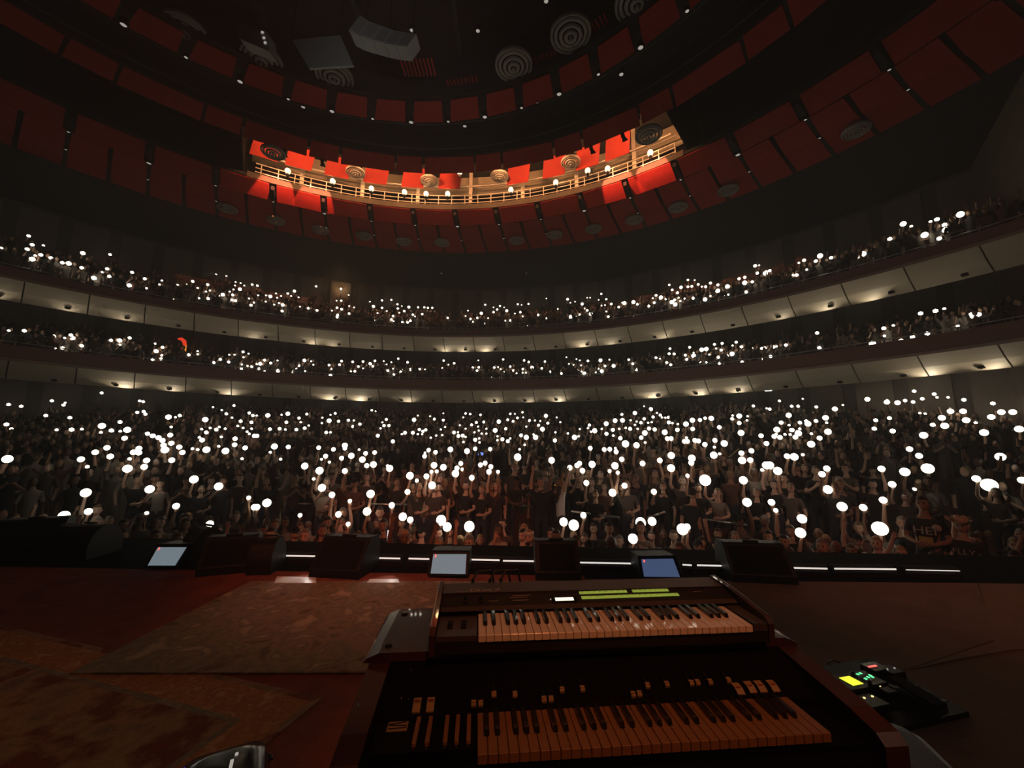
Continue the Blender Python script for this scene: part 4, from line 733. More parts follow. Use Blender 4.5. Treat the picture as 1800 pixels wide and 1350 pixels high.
def place_light(tier, px, py):
    """a phone held up somewhere on that tier: follow the sight line to where it meets the raised hands of that tier"""
    d = ray(px, py); best = None; t = 4.0
    while t < 60:
        p = EYEP + d * t; R = radius(p)
        if tier == 'stalls':
            s = lip_s(p.x, p.y)
            if s > .45 and R < 29.3 and inside(p.x, p.y):
                fz = floor_z(p.x, p.y); off = p.z - fz
                want = 1.78 if s < 2.3 else 1.9
                e = abs(off - want) + (5 if 2.1 < s < 2.75 else 0) + (3 if off < .9 else 0)
                if best is None or e < best[0] - 1e-6: best = (e, p.copy(), fz, off)
        elif 24.6 < R < 29.6 and p.y > 2:
            fz = tier_z(tier, R); off = p.z - fz; e = abs(off - 1.85)
            if best is None or e < best[0] - 1e-6: best = (e, p.copy(), fz, off)
        t += .1
    return best
phones = []
for (tier, x0, y0), s in LIGHTS.items():
    for q in s.split():
        x, y, k = q.split(','); px, py = x0 + float(x) * K, y0 + float(y) * K
        b = place_light(tier, px, py)
        if b: phones.append(dict(tier=tier, p=b[1], fz=b[2], off=b[3], k=int(k), px=px, py=py, dist=(b[1] - EYEP).length))
        else: print('NO PLACE', tier, px, py)

# ------------------------------------------------------------------ people
def skin_mesh(joints, edges, radii, root):
    me = bpy.data.meshes.new('skel'); me.from_pydata([joints[k] for k in joints], [(list(joints).index(a), list(joints).index(b)) for a, b in edges], []); o = bpy.data.objects.new('skel', me); COL.objects.link(o)
    o.modifiers.new('skin', 'SKIN'); names = list(joints)
    for i, k in enumerate(names):
        r = radii[k]; me.skin_vertices[0].data[i].radius = r if isinstance(r, tuple) else (r, r); me.skin_vertices[0].data[i].use_root = (k == root)
    sb = o.modifiers.new('sub', 'SUBSURF'); sb.levels = 1; sb.render_levels = 1
    bpy.context.view_layer.update(); out = bpy.data.meshes.new_from_object(o.evaluated_get(bpy.context.evaluated_depsgraph_get())); bpy.data.objects.remove(o); return out
ARMS = {'down': ((.245, .03, 1.13), (.235, -.06, .89), (.225, -.09, .82)), 'up': ((.27, -.12, 1.60), (.22, -.17, 1.83), (.21, -.18, 1.91)), 'high': ((.235, -.06, 1.67), (.20, -.12, 1.92), (.195, -.13, 2.0)),
        'mid': ((.27, -.16, 1.24), (.17, -.33, 1.42), (.15, -.355, 1.50)), 'face': ((.26, -.14, 1.16), (.10, -.25, 1.30), (.045, -.27, 1.37)), 'rest': ((.25, -.04, 1.14), (.10, -.20, 1.08), (.02, -.21, 1.08)), 'wide': ((.40, -.08, 1.52), (.48, -.12, 1.76), (.50, -.13, 1.84))}
def person_mesh(name, left, right, mats, fem=False):
    J = {'pel': (0, 0, .95), 'spi': (0, .005, 1.12), 'che': (0, -.005, 1.30), 'nb': (0, .005, 1.44), 'nk': (0, -.005, 1.53), 'hd': (0, -.015, 1.61)}
    Rr = {'pel': (.155, .115), 'spi': (.135 if not fem else .118, .10), 'che': (.165, .115), 'nb': (.09, .075), 'nk': .055, 'hd': .060}
    E = [('pel', 'spi'), ('spi', 'che'), ('che', 'nb'), ('nb', 'nk'), ('nk', 'hd')]; bone = {}
    sw = .175 if not fem else .155
    for s, pose, c in ((-1, right, 'r'), (1, left, 'l')):
        el, wr, ha = [Vector((s * q[0], q[1], q[2])) for q in ARMS[pose]]
        J['sh' + c] = (s * sw, 0, 1.40); J['ua' + c] = tuple((Vector((s * (sw + .02), 0, 1.36)) * .55 + el * .45)); J['el' + c] = tuple(el); J['wr' + c] = tuple(wr); J['ha' + c] = tuple(ha)
        Rr.update({'sh' + c: .068, 'ua' + c: .052, 'el' + c: .043, 'wr' + c: .029, 'ha' + c: (.040, .022)})
        E += [('che', 'sh' + c), ('sh' + c, 'ua' + c), ('ua' + c, 'el' + c), ('el' + c, 'wr' + c), ('wr' + c, 'ha' + c)]
        d = (ha - wr).normalized(); side = d.cross(Vector((0, 1, 0))).normalized() if abs(d.y) < .9 else Vector((1, 0, 0)); pal = side.cross(d)
        for f, (o_, ln) in enumerate(((-.027, .055), (-.009, .068), (.009, .063), (.027, .048))):
            a = ha + side * o_ + d * .030; b = a + d * ln * .6 - pal * .006; e = b + d * ln * .35 - pal * .022
            for k_, q in (('a', a), ('b', b), ('e', e)): J['f%s%d%s' % (k_, f, c)] = tuple(q); Rr['f%s%d%s' % (k_, f, c)] = .0095 if k_ != 'e' else .0075
            E += [('ha' + c, 'fa%d%s' % (f, c)), ('fa%d%s' % (f, c), 'fb%d%s' % (f, c)), ('fb%d%s' % (f, c), 'fe%d%s' % (f, c))]
        a = ha - side * .036 - d * .012; b = a - side * .018 + d * .03 - pal * .014; J['ta' + c] = tuple(a); J['tb' + c] = tuple(b); Rr['ta' + c] = .012; Rr['tb' + c] = .009; E += [('ha' + c, 'ta' + c), ('ta' + c, 'tb' + c)]
        J['hi' + c] = (s * .09, 0, .88); J['kn' + c] = (s * .10, -.015, .49); J['an' + c] = (s * .10, .02, .09); J['to' + c] = (s * .115, -.12, .04)
        Rr.update({'hi' + c: .088, 'kn' + c: .060, 'an' + c: .042, 'to' + c: .036}); E += [('pel', 'hi' + c), ('hi' + c, 'kn' + c), ('kn' + c, 'an' + c), ('an' + c, 'to' + c)]
    me = skin_mesh(J, E, Rr, 'pel')
    # clothing by nearest bone: 0 shirt, 1 skin, 2 trousers
    def which(p):
        best = (9, 0)
        for a, b in E:
            A, B = Vector(J[a]), Vector(J[b]); ab = B - A; t = max(0, min(1, (p - A).dot(ab) / ab.length_squared)); dd = (p - A - ab * t).length
            if dd < best[0]:
                m_ = 0
                if a in ('nb', 'nk') or a[:2] in ('wr', 'ha', 'fa', 'fb', 'ta') or (a[:2] == 'el') or (a[:2] == 'ua' and t > .35): m_ = 1
                elif a[:2] in ('hi', 'kn', 'an') or (a == 'pel' and b[:2] == 'hi'): m_ = 2
                best = (dd, m_)
        return best[1]
    mb = MB(); mb.v = [tuple(v.co) for v in me.vertices]
    for p in me.polygons:
        mi = which(p.center); mi = 2 if p.center.z < .93 and mi == 0 else mi
        mb.f.append(list(p.vertices)); mb.m.append(mi); mb.sm.append(True)
    # head: an egg with brow, nose, jaw and chin
    hv = MB(); hv.ball((0, 0, 0), (.076, .094, .115), 18, 14, 1); vs = []
    for x, y, z in hv.v:
        fr = max(0, -y / .094); k = z / .115
        if z < 0: x *= 1 - .30 * (-k) ** 1.3 * (.6 + .4 * fr); y = y * (1 - .12 * (-k)) - .010 * (-k) * fr
        if fr > .75 and abs(x) < .05: y -= .0; 
        if fr > .8 and -.40 < k < .12: y -= .022 * max(0, 1 - abs(x) / .020) * (1 - abs(k + .22) / .34 if abs(k + .22) < .34 else 0)
        if fr > .6 and abs(k - .08) < .16 and .012 < abs(x) < .05: y += .008
        vs.append((x, y - .018, z + 1.672))
    mb.add(vs, hv.f, 1, True)
    for s in (-1, 1):
        mb.ball((s * .030, -.101, 1.683), (.013, .007, .007), 8, 5, 3); mb.ball((s * .031, -.104, 1.703), (.018, .006, .004), 8, 4, 3); mb.ball((s * .077, -.008, 1.668), (.010, .020, .032), 8, 6, 1)
    mb.ball((0, -.104, 1.612), (.024, .007, .007), 8, 5, 4)
    out = mb.mesh(name, mats); bpy.data.meshes.remove(me); return out
PM_ = [M['shirt'], M['skin'], M['jeans'], M['eye'], M['mouth']]
POSES = {'torch_r': ('down', 'high'), 'torch_l': ('high', 'down'), 'torch_up': ('rest', 'up'), 'torch_mid': ('down', 'mid'), 'down': ('down', 'down'), 'clap': ('face', 'face'), 'rest': ('rest', 'rest'), 'both': ('wide', 'high')}
BODY = {}
for k, (l, r) in POSES.items():
    BODY[k] = [person_mesh('person', l, r, PM_, False), person_mesh('person', l, r, PM_, True)]
HAND = {'torch_r': (-.197, -.135, 2.03), 'torch_l': (.197, -.135, 2.03), 'torch_up': (-.212, -.185, 1.94), 'torch_mid': (-.15, -.36, 1.53)}
def hair_cap(front, down, puff=1.0):
    h = MB(); h.ball((0, 0, 0), (.083 * puff, .102 * puff, .121 * puff), 18, 12); keep = []
    for f in h.f:
        c = sum((Vector(h.v[i]) for i in f), Vector()) / len(f); lim = front if c.y < -.045 else down + (front - down) * max(0, min(1, (-c.y + .02) / .065))
        if c.z > lim: keep.append(f)
    # keep the one connected shell over the crown
    left = [set(f) for f in keep]; got = set(max(keep, key=lambda f: sum(h.v[i][2] for i in f) / len(f))); grew = True
    while grew:
        grew = False
        for f in left:
            if f & got and not f <= got: got |= f; grew = True
    keep = [f for f in keep if set(f) <= got]; used = sorted({i for f in keep for i in f}); ren = {i: k for k, i in enumerate(used)}
    o = MB(); o.add([(h.v[i][0], h.v[i][1] - .012, h.v[i][2] + 1.682) for i in used], [[ren[i] for i in f] for f in keep], 0, True); return o
hs = hair_cap(.052, -.035)
hl = hair_cap(.058, -.06, 1.05)
rings = [(.082, .060, .02, 1.66), (.098, .062, .03, 1.58), (.108, .056, .045, 1.48), (.104, .046, .060, 1.36), (.075, .030, .062, 1.27)]
hd_ = MB(); hd_.add([(rx * math.cos(t), yc + ry * math.sin(t) , z) for rx, ry, yc, z in rings for t in np.linspace(-.55, PI + .55, 12)], [(i * 12 + k, i * 12 + k + 1, i * 12 + 13 + k, i * 12 + 12 + k) for i in range(4) for k in range(11)], 0, True)
hb = hair_cap(.055, -.03); hn_ = MB(); hn_.ball((0, .085, 1.76), (.045, .045, .045), 10, 7)
hc = hair_cap(.035, -.01, 1.04); hr_ = MB(); hr_.add([(x, y, 1.722) for x, y in ((-.075, -.075), (-.06, -.155), (0, -.185), (.06, -.155), (.075, -.075))] + [(x, y, 1.730) for x, y in ((-.075, -.075), (-.06, -.155), (0, -.185), (.06, -.155), (.075, -.075))], [(0, 1, 2, 3, 4), (9, 8, 7, 6, 5), (0, 5, 6, 1), (1, 6, 7, 2), (2, 7, 8, 3), (3, 8, 9, 4)])
HAIR = {'short_hair': (hs.mesh('short_hair', M['hair']), 'hair', None), 'long_hair': (hl.mesh('long_hair', M['hair']), 'hair', ('loose_length', hd_.mesh('loose_length', M['hair']))), 'tied_hair': (hb.mesh('tied_hair', M['hair']), 'hair', ('bun', hn_.mesh('bun', M['hair']))), 'cap': (hc.mesh('cap', M['matt']), 'cap', ('brim', hr_.mesh('brim', M['matt'])))}
AIM = Vector((-1.5, 1.0))
def facing(x, y): return math.atan2(AIM.y - y, AIM.x - x) + PI / 2
def add_person(loc, rz, pose, fem, style, label, grp, sc=1.0, body=None):
    o = link('person', body or BODY[pose][int(fem)], None, loc, rz); o.scale = (sc,) * 3; tag(o, label, 'person', grp)
    if style:
        h_ = link(HAIR[style][1], HAIR[style][0], o)
        if HAIR[style][2]: link(HAIR[style][2][0], HAIR[style][2][1], h_)
    return o
ph = MB(); ph.box((0, 0, 0), (.076, .009, .155), 0, None, 1, .004); ph_me = ph.mesh('phone', M['phone'])
tr = bmesh.new(); bmesh.ops.create_uvsphere(tr, u_segments=12, v_segments=8, radius=1.0); tme = bpy.data.meshes.new('torch'); tr.to_mesh(tme); tr.free(); tme.materials.append(M['torch'])
for p in tme.polygons: p.use_smooth = True
TS = {1: .058, 2: .086, 3: .116, 4: .14, 5: .165}  # orbs swollen well past a phone's lamp to take in its glare
def torch_r(q): return TS[q['k']] * (.55 + .45 * min(1, q['dist'] / 24.0))
# who is built singly: the people nearest to the stage and the phones that show largest
crowd = []
def rand_style(fem): return random.choice(['long_hair', 'long_hair', 'tied_hair'] if fem else ['short_hair', 'short_hair', 'short_hair', 'cap'])
for q in phones:
    hand = 'torch_mid' if q['off'] < 1.62 else ('torch_up' if q['off'] < 1.9 else random.choice(['torch_r', 'torch_l']))
    rz = facing(q['p'].x, q['p'].y) + random.uniform(-.25, .25); sc = max(.86, min(1.10, q['off'] / HAND[hand][2])); h = Matrix.Rotation(rz, 3, 'Z') @ (Vector(HAND[hand]) * sc)
    q['phone_p'] = Vector((q['p'].x, q['p'].y, q['fz'] + h.z if abs(q['fz'] + h.z - q['p'].z) < .05 else q['p'].z))
    crowd.append(dict(x=q['p'].x - h.x, y=q['p'].y - h.y, z=q['fz'], rz=rz, pose=hand, sc=sc, tier=q['tier'], torch=True))
grid = {}
def key_(x, y, z): return (int(x // .5), int(y // .5), int(z // 3))
for c in crowd: grid.setdefault(key_(c['x'], c['y'], c['z']), []).append((c['x'], c['y'], c['z']))
SPECIAL = [(at_z(1619, 885, .0), .5), (at_z(1690, 920, -.05), .5)]
def free(x, y, z, r=.42):
    a, b, c = key_(x, y, z)
    for i in (-1, 0, 1):
        for j in (-1, 0, 1):
            for l in (-1, 0, 1):
                for u, v, w in grid.get((a + i, b + j, c + l), ()):
                    if (u - x) ** 2 + (v - y) ** 2 < r * r and abs(w - z) < 1.2: return False
    return True
def fill(x, y, z, tier, r=.42):
    px, py = to_px((x, y, z + 1.5))
    if not (-40 < px < 1840 and py > 0) or not inside(x, y): return
    if not free(x, y, z, r): return
    grid.setdefault(key_(x, y, z), []).append((x, y, z))
    crowd.append(dict(x=x, y=y, z=z, rz=facing(x, y) + random.uniform(-.4, .4), pose=random.choice(['down', 'down', 'clap', 'rest', 'both', 'down']), sc=random.uniform(.92, 1.05), tier=tier, torch=False))
AISLES = []
# special people first, so nobody stands inside them
SP = dict(glasses=(at_y(1622, 886, 7.1), 0), hat=(at_y(1690, 925, 6.75), 0), rider=(at_y(985, 853, 9.4), 1), dark=(at_y(1217, 868, 8.6), 1), smile=(at_y(930, 944, 7.05), 0), bald=(at_y(1470, 962, 7.0), 0))
for k, (p, _) in SP.items(): grid.setdefault(key_(p.x, p.y, floor_z(p.x, p.y)), []).append((p.x, p.y, floor_z(p.x, p.y)))
for s in (.42, .95, 1.48, 2.0):
    t = -.35
    while t < 1.35:
        p = LIP_A.lerp(LIP_B, t) + LIP_N * (s + random.uniform(-.1, .1)); t += random.uniform(.50, .64) / 16.5
        fill(p.x, p.y, -1.75, 'stalls')
AISLE_PX = [(480, 865), (640, 815), (1290, 800), (1480, 800), (1560, 790), (100, 860), (690, 770), (855, 780), (945, 790), (1040, 770)]
for k in range(0, 24):
    R = 8.2 + k * .92; n = int(2 * PI * R / .60)
    for i in range(n):
        a = 360 * i / n + random.uniform(-.5, .5) * 8 / R
        if not -100 < ((a + 180) % 360) - 180 < 100: continue
        if min(abs((((a + 180) % 360) - 180) - b) for b in (-62, -38, -19.5, -1, 18, 33, 47, 62)) * R * PI / 180 < .55 and R > 10.5: continue
        p = polar(R + random.uniform(-.12, .12), a); s = lip_s(p.x, p.y)
        if s < 2.75: continue
        if random.random() < .10: continue
        fill(p.x, p.y, floor_z(p.x, p.y), 'stalls')
for tier in ('upper', 'lower'):
    for k in range(6):
        R = 24.55 + k * .84; n = int(2 * PI * R / .60)
        for i in range(n):
            a = ((360 * i / n + 180) % 360) - 180
            if not -95 < a < 92 or random.random() < .14: continue
            if min(abs(a - b) for b in (-52, -34, -16, -1, 17, 38, 58)) < .9: continue
            p = polar(R, a + random.uniform(-.3, .3)); fill(p.x, p.y, tier_z(tier, R) - .30, tier)      # seated
for c in crowd: c['d'] = (Vector((c['x'], c['y'], c['z'] + 1.4)) - EYEP).length
crowd.sort(key=lambda c: c['d'])
single, rest = crowd[:292], crowd[292:]
MARKS = [(45, 'the far left monitor'), (140, 'the rounded left monitor'), (295, 'the leftmost prompter'), (404, 'the angular monitor'), (520, 'the large pale tape'), (607, 'the tall monitor'), (690, 'the small pale tape'), (790, 'the middle prompter'), (880, 'the long plugs'), (978, 'the square-topped monitor'), (1065, 'the long centre strip light'), (1160, 'the blue prompter'), (1326, 'the wide monitor'), (1415, 'the first right strip light'), (1520, 'the longest strip light'), (1640, 'the dim strip light'), (1760, 'the right lip end')]
def mark(px): return min(MARKS, key=lambda m: abs(m[0] - px))[1].replace('the long plugs', 'the synthesizer plugs')
HOLD = {'torch_r': 'holding a torch overhead', 'torch_l': 'holding a torch overhead', 'torch_up': 'holding a torch head-high', 'torch_mid': 'holding a torch chest-high', 'down': 'with arms down', 'clap': 'with hands at the mouth', 'rest': 'with folded hands', 'both': 'with both arms raised'}
HN = {'short_hair': 'short-haired', 'long_hair': 'long-haired', 'tied_hair': 'bun-haired', 'cap': 'capped'}
for c in single:
    fem = random.random() < .5; s_ = lip_s(c['x'], c['y']); pit = s_ < 2.4; st = rand_style(fem); px, py = to_px((c['x'], c['y'], c['z'] + 1.6))
    row = ['first row', 'second row', 'third row', 'fourth row'][max(0, min(3, int((s_ - .15) / .53)))] if pit else ('near stalls' if s_ < 4.2 else 'stalls')
    lab = '%s spectator %s, %s, above %s' % (HN[st], HOLD[c['pose']], 'pit ' + row if pit else row, mark(px)); grp = ('pit ' if pit else 'stalls ') + ('torch holders' if c['torch'] else 'spectators')
    add_person((c['x'], c['y'], c['z']), c['rz'], c['pose'], fem, st, lab, grp, c['sc'])
# phones built singly
phones.sort(key=lambda q: -torch_r(q) / q['dist'])
TIERNAME = {'upper': 'upper balcony', 'lower': 'lower balcony', 'stalls': 'stalls'}
for q in phones[:295]:
    pos = q['phone_p']; near = q['dist'] < 10.5; r = torch_r(q)
    o = link('phone', ph_me, None, pos, facing(pos.x, pos.y)); t = link('torch', tme, o, (0, -.02, .045)); t.scale = (r,) * 3
    hgt = '' if q['tier'] != 'stalls' or near else (', rear rows' if q['dist'] > 21 else (', middle rows' if q['dist'] > 15 else ', near rows'))
    tag(o, '%s lit phone torch in the %s, above %s' % ({1: 'tiny', 2: 'small', 3: 'large', 4: 'very large', 5: 'biggest'}[q['k']], ('front crowd' if near else TIERNAME[q['tier']]) + hgt, mark(q['px'])), 'phone', 'phone torches, ' + ('stage front' if near else TIERNAME[q['tier']]))
# the many that are left: one mesh of phones, one of people
def ico1():
    b = bmesh.new(); bmesh.ops.create_icosphere(b, subdivisions=1, radius=1.0); b.verts.ensure_lookup_table(); v = np.array([x.co[:] for x in b.verts]); f = [[w.index for w in x.verts] for x in b.faces]; b.free(); return v, f
iv, if_ = ico1(); m_ = MB()
for q in phones[295:]:
    r = torch_r(q); p = q['phone_p']; m_.add([tuple(Vector(v) * r + p) for v in iv], if_, 1, True); m_.box((p.x, p.y + .02, p.z - .06), (.076, .012, .15), 0)
tag(m_.build('far_phones', [M['phone'], M['torch']]), 'the smallest lit phone torches scattered over stalls and balconies', 'phones', None, 'stuff')
def low_person(pose, fem):
    b = MB(); n = 8
    rg = [(.15, .11, .0, .30), (.15, .11, 0, .95), (.13, .10, 0, 1.12), (.18, .12, 0, 1.30), (.19, .09, 0, 1.41), (.06, .055, 0, 1.48), (.055, .055, 0, 1.55)]
    b.add([(rx * math.cos(t), yc + ry * math.sin(t), z) for rx, ry, yc, z in rg for t in [2 * PI * k / n for k in range(n)]], [(i * n + k, i * n + (k + 1) % n, (i + 1) * n + (k + 1) % n, (i + 1) * n + k) for i in range(len(rg) - 1) for k in range(n)], 0, True)
    b.ball((0, -.018, 1.665), (.076, .092, .112), 8, 6, 1); h = MB(); b.ball((0, .008, 1.69), (.082, .095, .105), 8, 6, 2)
    if fem: b.add([(.09 * math.cos(t), .05 + .05 * math.sin(t), z) for z in (1.68, 1.5, 1.34) for t in np.linspace(0, PI, 5)], [(i * 5 + k, i * 5 + k + 1, i * 5 + 6 + k, i * 5 + 5 + k) for i in range(2) for k in range(4)], 2, True)
    for s, ps in ((1, POSES[pose][0]), (-1, POSES[pose][1])):
        pts = [(s * .17, 0, 1.40)] + [(s * q[0], q[1], q[2]) for q in ARMS[ps]]; b.tube(pts[:2], [.06, .048], 6, 0); b.tube(pts[1:], [.044, .034, .036], 6, 1)
    return b
LOWP = {(k, f): low_person(k, f) for k in POSES for f in (False, True)}
vs = []; fs = []; ms = []; tone = []; base = 0
LN = {k: (np.array(b.v), b.f, b.m) for k, b in LOWP.items()}
for c in rest:
    v, f, m__ = LN[(c['pose'], random.random() < .45)]; cs, sn = math.cos(c['rz']), math.sin(c['rz']); v = v * c['sc']
    w = np.stack([v[:, 0] * cs - v[:, 1] * sn + c['x'], v[:, 0] * sn + v[:, 1] * cs + c['y'], v[:, 2] + c['z']], 1); vs.append(w); fs += [[i + base for i in q] for q in f]; ms += m__; tone += [random.random()] * len(f); base += len(v)
me = bpy.data.meshes.new('seated_crowd'); me.from_pydata(np.concatenate(vs).tolist(), [], fs)
for k in ('shirt_s', 'skin_s', 'hair_s'): me.materials.append(M[k])
me.polygons.foreach_set('material_index', ms); me.polygons.foreach_set('use_smooth', [True] * len(ms)); at_ = me.attributes.new('tone', 'FLOAT', 'FACE'); at_.data.foreach_set('value', tone); me.update()
tag(link('crowd', me), 'dense crowd filling the rear stalls and both balconies', 'crowd', None, 'stuff')
print('people', len(crowd), 'phones', len(phones), 'stuff faces', len(fs))

# ------------------------------------------------------------------ people one can pick out
def sp_person(key, pose, mats, style, label, rz=None, sc=1.0, fem=False, z=None):
    p, _ = SP[key]; body = person_mesh('person', *POSES[pose], mats, fem); fz = max(floor_z(p.x, p.y), p.z - 1.67 * sc)
    if fz - floor_z(p.x, p.y) > .06:      # those who stand on the step behind the lip
        r_ = MB(); r_.box((0, 0, 0), (.7, .5, fz - floor_z(p.x, p.y)), 0, None, 1, .02); struct(r_.build('floor_step', M['matt'], None, (p.x, p.y, (fz + floor_z(p.x, p.y)) / 2)), 'low black step in the pit')
    o = add_person((p.x, p.y, fz), facing(p.x, p.y) if rz is None else rz, pose, fem, style, label, None, sc, body); return o
blk = [M['shirt_black'], M['skin'], M['jeans'], M['eye'], M['mouth']]
o = sp_person('glasses', 'rest', blk, 'short_hair', 'man in black T-shirt with tan letters, glasses pushed up, right of the pit', sc=1.08)
text('shirt_print', 'HEI', .16, (0, -.135, 1.27), o, M['print_tan'], 0, 0, (PI / 2, 0, 0), .004, 1.2)
m_ = MB(); m_.box((0, -.132, 1.14), (.16, .008, .08)); m_.build('print_block', M['print_yellow'], o)
m_ = MB(); m_.lathe([(.055, 0), (.055, .008), (.0005, .010)], 16, 0, Matrix.Translation((.135, -.118, 1.33)) @ Matrix.Rotation(PI / 2, 4, 'X')); m_.build('round_patch', M['print_tan'], o)
m_ = MB()
for s in (-1, 1): m_.lathe([(.024, -.003), (.027, 0), (.024, .003)], 12, 0, Matrix.Translation((s * .032, -.098, 1.735)) @ Matrix.Rotation(PI / 2 - .5, 4, 'X'))
m_.tube([(-.012, -.108, 1.735), (.012, -.108, 1.735)], .003, 5); m_.build('glasses', M['steel'], o)
o = sp_person('hat', 'down', blk, None, 'man in straw cowboy hat and black T-shirt with block letters, right end of the pit', sc=.98)
text('shirt_print', 'FLLY', .13, (0, -.135, 1.27), o, M['print_tan'], 0, 0, (PI / 2, 0, 0), .004, 1.0)
for z, w in ((1.17, .24), (1.12, .14)): m_ = MB(); m_.box((0, -.130, z), (w, .008, .03)); m_.build('print_block', M['print_yellow'], o)
h = MB(); n = 24; vs_ = []
for rr, zz in ((.085, 1.72), (.095, 1.735), (.15, 1.735), (.205, 1.745)):
    for k in range(n):
        t = 2 * PI * k / n; cx, sy = math.cos(t), math.sin(t); up = .075 * (abs(cx) ** 3) * max(0, (rr - .1) / .1); vs_.append((rr * cx * (1 - .12 * (rr > .18)), rr * sy * 1.15 - .012, zz + up))
h.add(vs_, [(i * n + k, i * n + (k + 1) % n, (i + 1) * n + (k + 1) % n, (i + 1) * n + k) for i in range(3) for k in range(n)], 0, True); hat = h.build('cowboy_hat', M['straw'], o)
h = MB(); h.add([(rr * math.cos(t), rr * 1.15 * math.sin(t) - .012, zz - (.028 * max(0, 1 - abs(math.cos(t)) * 2.2) if zz > 1.8 else 0)) for rr, zz in ((.09, 1.725), (.092, 1.78), (.080, 1.835), (.05, 1.85), (.002, 1.828)) for t in [2 * PI * k / n for k in range(n)]], [(i * n + k, i * n + (k + 1) % n, (i + 1) * n + (k + 1) % n, (i + 1) * n + k) for i in range(4) for k in range(n)], 0, True); h.build('hat_crown', M['straw'], hat)
h = MB(); h.lathe([(.094, 1.738), (.096, 1.745), (.095, 1.762)], 20, 0, Matrix.Diagonal((1, 1.15, 1, 1))); h.build('hat_band', M['matt'], hat)
wht = [M['shirt_white'], M['skin'], M['jeans'], M['eye'], M['mouth']]
sp_person('rider', 'torch_r', wht, 'long_hair', 'woman in white T-shirt with an arm raised, standing above the others at the barrier', rz=facing(*SP['rider'][0].xy) + 2.0, sc=1.0, fem=True)
sp_person('dark', 'down', blk, 'short_hair', 'big man in black seen from behind at the barrier', rz=facing(*SP['dark'][0].xy) + PI * .9, sc=1.06)
o = sp_person('smile', 'down', [M['shirt'], M['skin'], M['jeans'], M['eye'], M['mouth']], 'short_hair', 'smiling bearded man in a pale headband right at the stage lip', sc=.98)
m_ = MB(); m_.lathe([(.086, 1.725), (.089, 1.735), (.088, 1.765), (.084, 1.772)], 18, 0, Matrix.Translation((0, -.014, 0)) @ Matrix.Diagonal((1, 1.2, 1, 1))); m_.build('headband', M['shirt_white'], o)
m_ = MB(); m_.ball((0, -.075, 1.585), (.052, .040, .035), 10, 6); m_.build('beard', M['hair'], o)
sp_person('bald', 'rest', [M['shirt_white'], M['skin'], M['jeans'], M['eye'], M['mouth']], None, 'bald spectator in a pale shirt at the stage lip, right of the wide monitor', sc=.96)
# a phone filming with its bright screen towards the stage
p = at_y(685, 941, 7.2); o = link('phone', ph_me, None, p, .3); o.scale = (1.25,) * 3; tag(o, 'phone with bright pinkish screen showing, held at the stage lip', 'phone')
m_ = MB(); m_.box((0, -.006, 0), (.066, .003, .14)); m_.build('screen', M['screen_white'], o)
# ------------------------------------------------------------------ handrails and barriers in the stalls
def seat_pt(px, py, h=.95):
    d = ray(px, py); t = 6.0; best = None
    while t < 45:
        p = EYEP + d * t
        if lip_s(p.x, p.y) > 2.45 and radius(p) < 29.8:
            e = abs(p.z - floor_z(p.x, p.y) - h)
            if best is None or e < best[0]: best = (e, p.copy())
        t += .1
    return best[1]
def handrail(x0, y0, ax, ay, bx, by, label, h=1.0, double=False):
    a, b = seat_pt(x0 + ax * K, y0 + ay * K, h), seat_pt(x0 + bx * K, y0 + by * K, h); c = Vector((a.x, a.y, floor_z(a.x, a.y)))
    o = empty('handrail', c, 0, label, 'handrail', 'brass handrails in the stalls'); m_ = MB(); m_.tube([a - c, b - c], .026, 6); m_.build('top_rail', M['brass'], o)
    if double: m_ = MB(); m_.tube([a - c - Vector((0, 0, .35)), b - c - Vector((0, 0, .35))], .02, 6); m_.build('lower_rail', M['brass'], o)
    for t in (.04, .5, .96):
        q = a.lerp(b, t); f_ = min(q.z - .2, floor_z(q.x, q.y)); m_ = MB(); m_.tube([Vector((q.x, q.y, f_)) - c, q - c], .022, 6); m_.build('post', M['brass'], o)
for a in ((450, 660, 180, 815, 310, 680, 'brass handrail on the stairs left of centre in the stalls, the longest there'), (450, 660, 305, 555, 375, 440, 'short brass handrail above the left stairs'), (450, 660, 880, 575, 940, 480, 'brass handrail on the steep aisle just left of centre'),
          (450, 660, 1660, 560, 1720, 495, 'short brass handrail beside the blue monitor'), (900, 660, 95, 838, 400, 680, 'longest bright brass handrail, right of centre near the woman in white'), (900, 660, 185, 578, 270, 480, 'thin brass handrail on the centre aisle'),
          (900, 660, 545, 500, 630, 425, 'brass handrail right of the centre aisle among many torches'), (900, 660, 1330, 960, 1490, 905, 'brass handrail beside the big man in black'), (900, 660, 1480, 600, 1610, 490, 'lower brass handrail of the right-hand aisle'),
          (900, 660, 1665, 430, 1775, 325, 'upper brass handrail of the right-hand aisle'), (1350, 660, 20, 795, 350, 685, 'long brass handrail above the orange sign lights'), (1350, 660, 290, 615, 575, 415, 'double brass handrail beside the dark stair opening', 1.0, True),
          (1350, 660, 800, 625, 1035, 410, 'brass handrail right of the dark stair opening'), (0, 660, 350, 845, 390, 635, 'upright-looking brass handrail at the far left stairs'), (0, 660, 115, 565, 185, 410, 'leftmost faint brass handrail of the stalls'),
          (0, 660, 1325, 490, 1345, 440, 'shortest handrail, left part of the rear stalls')):
    handrail(*a)
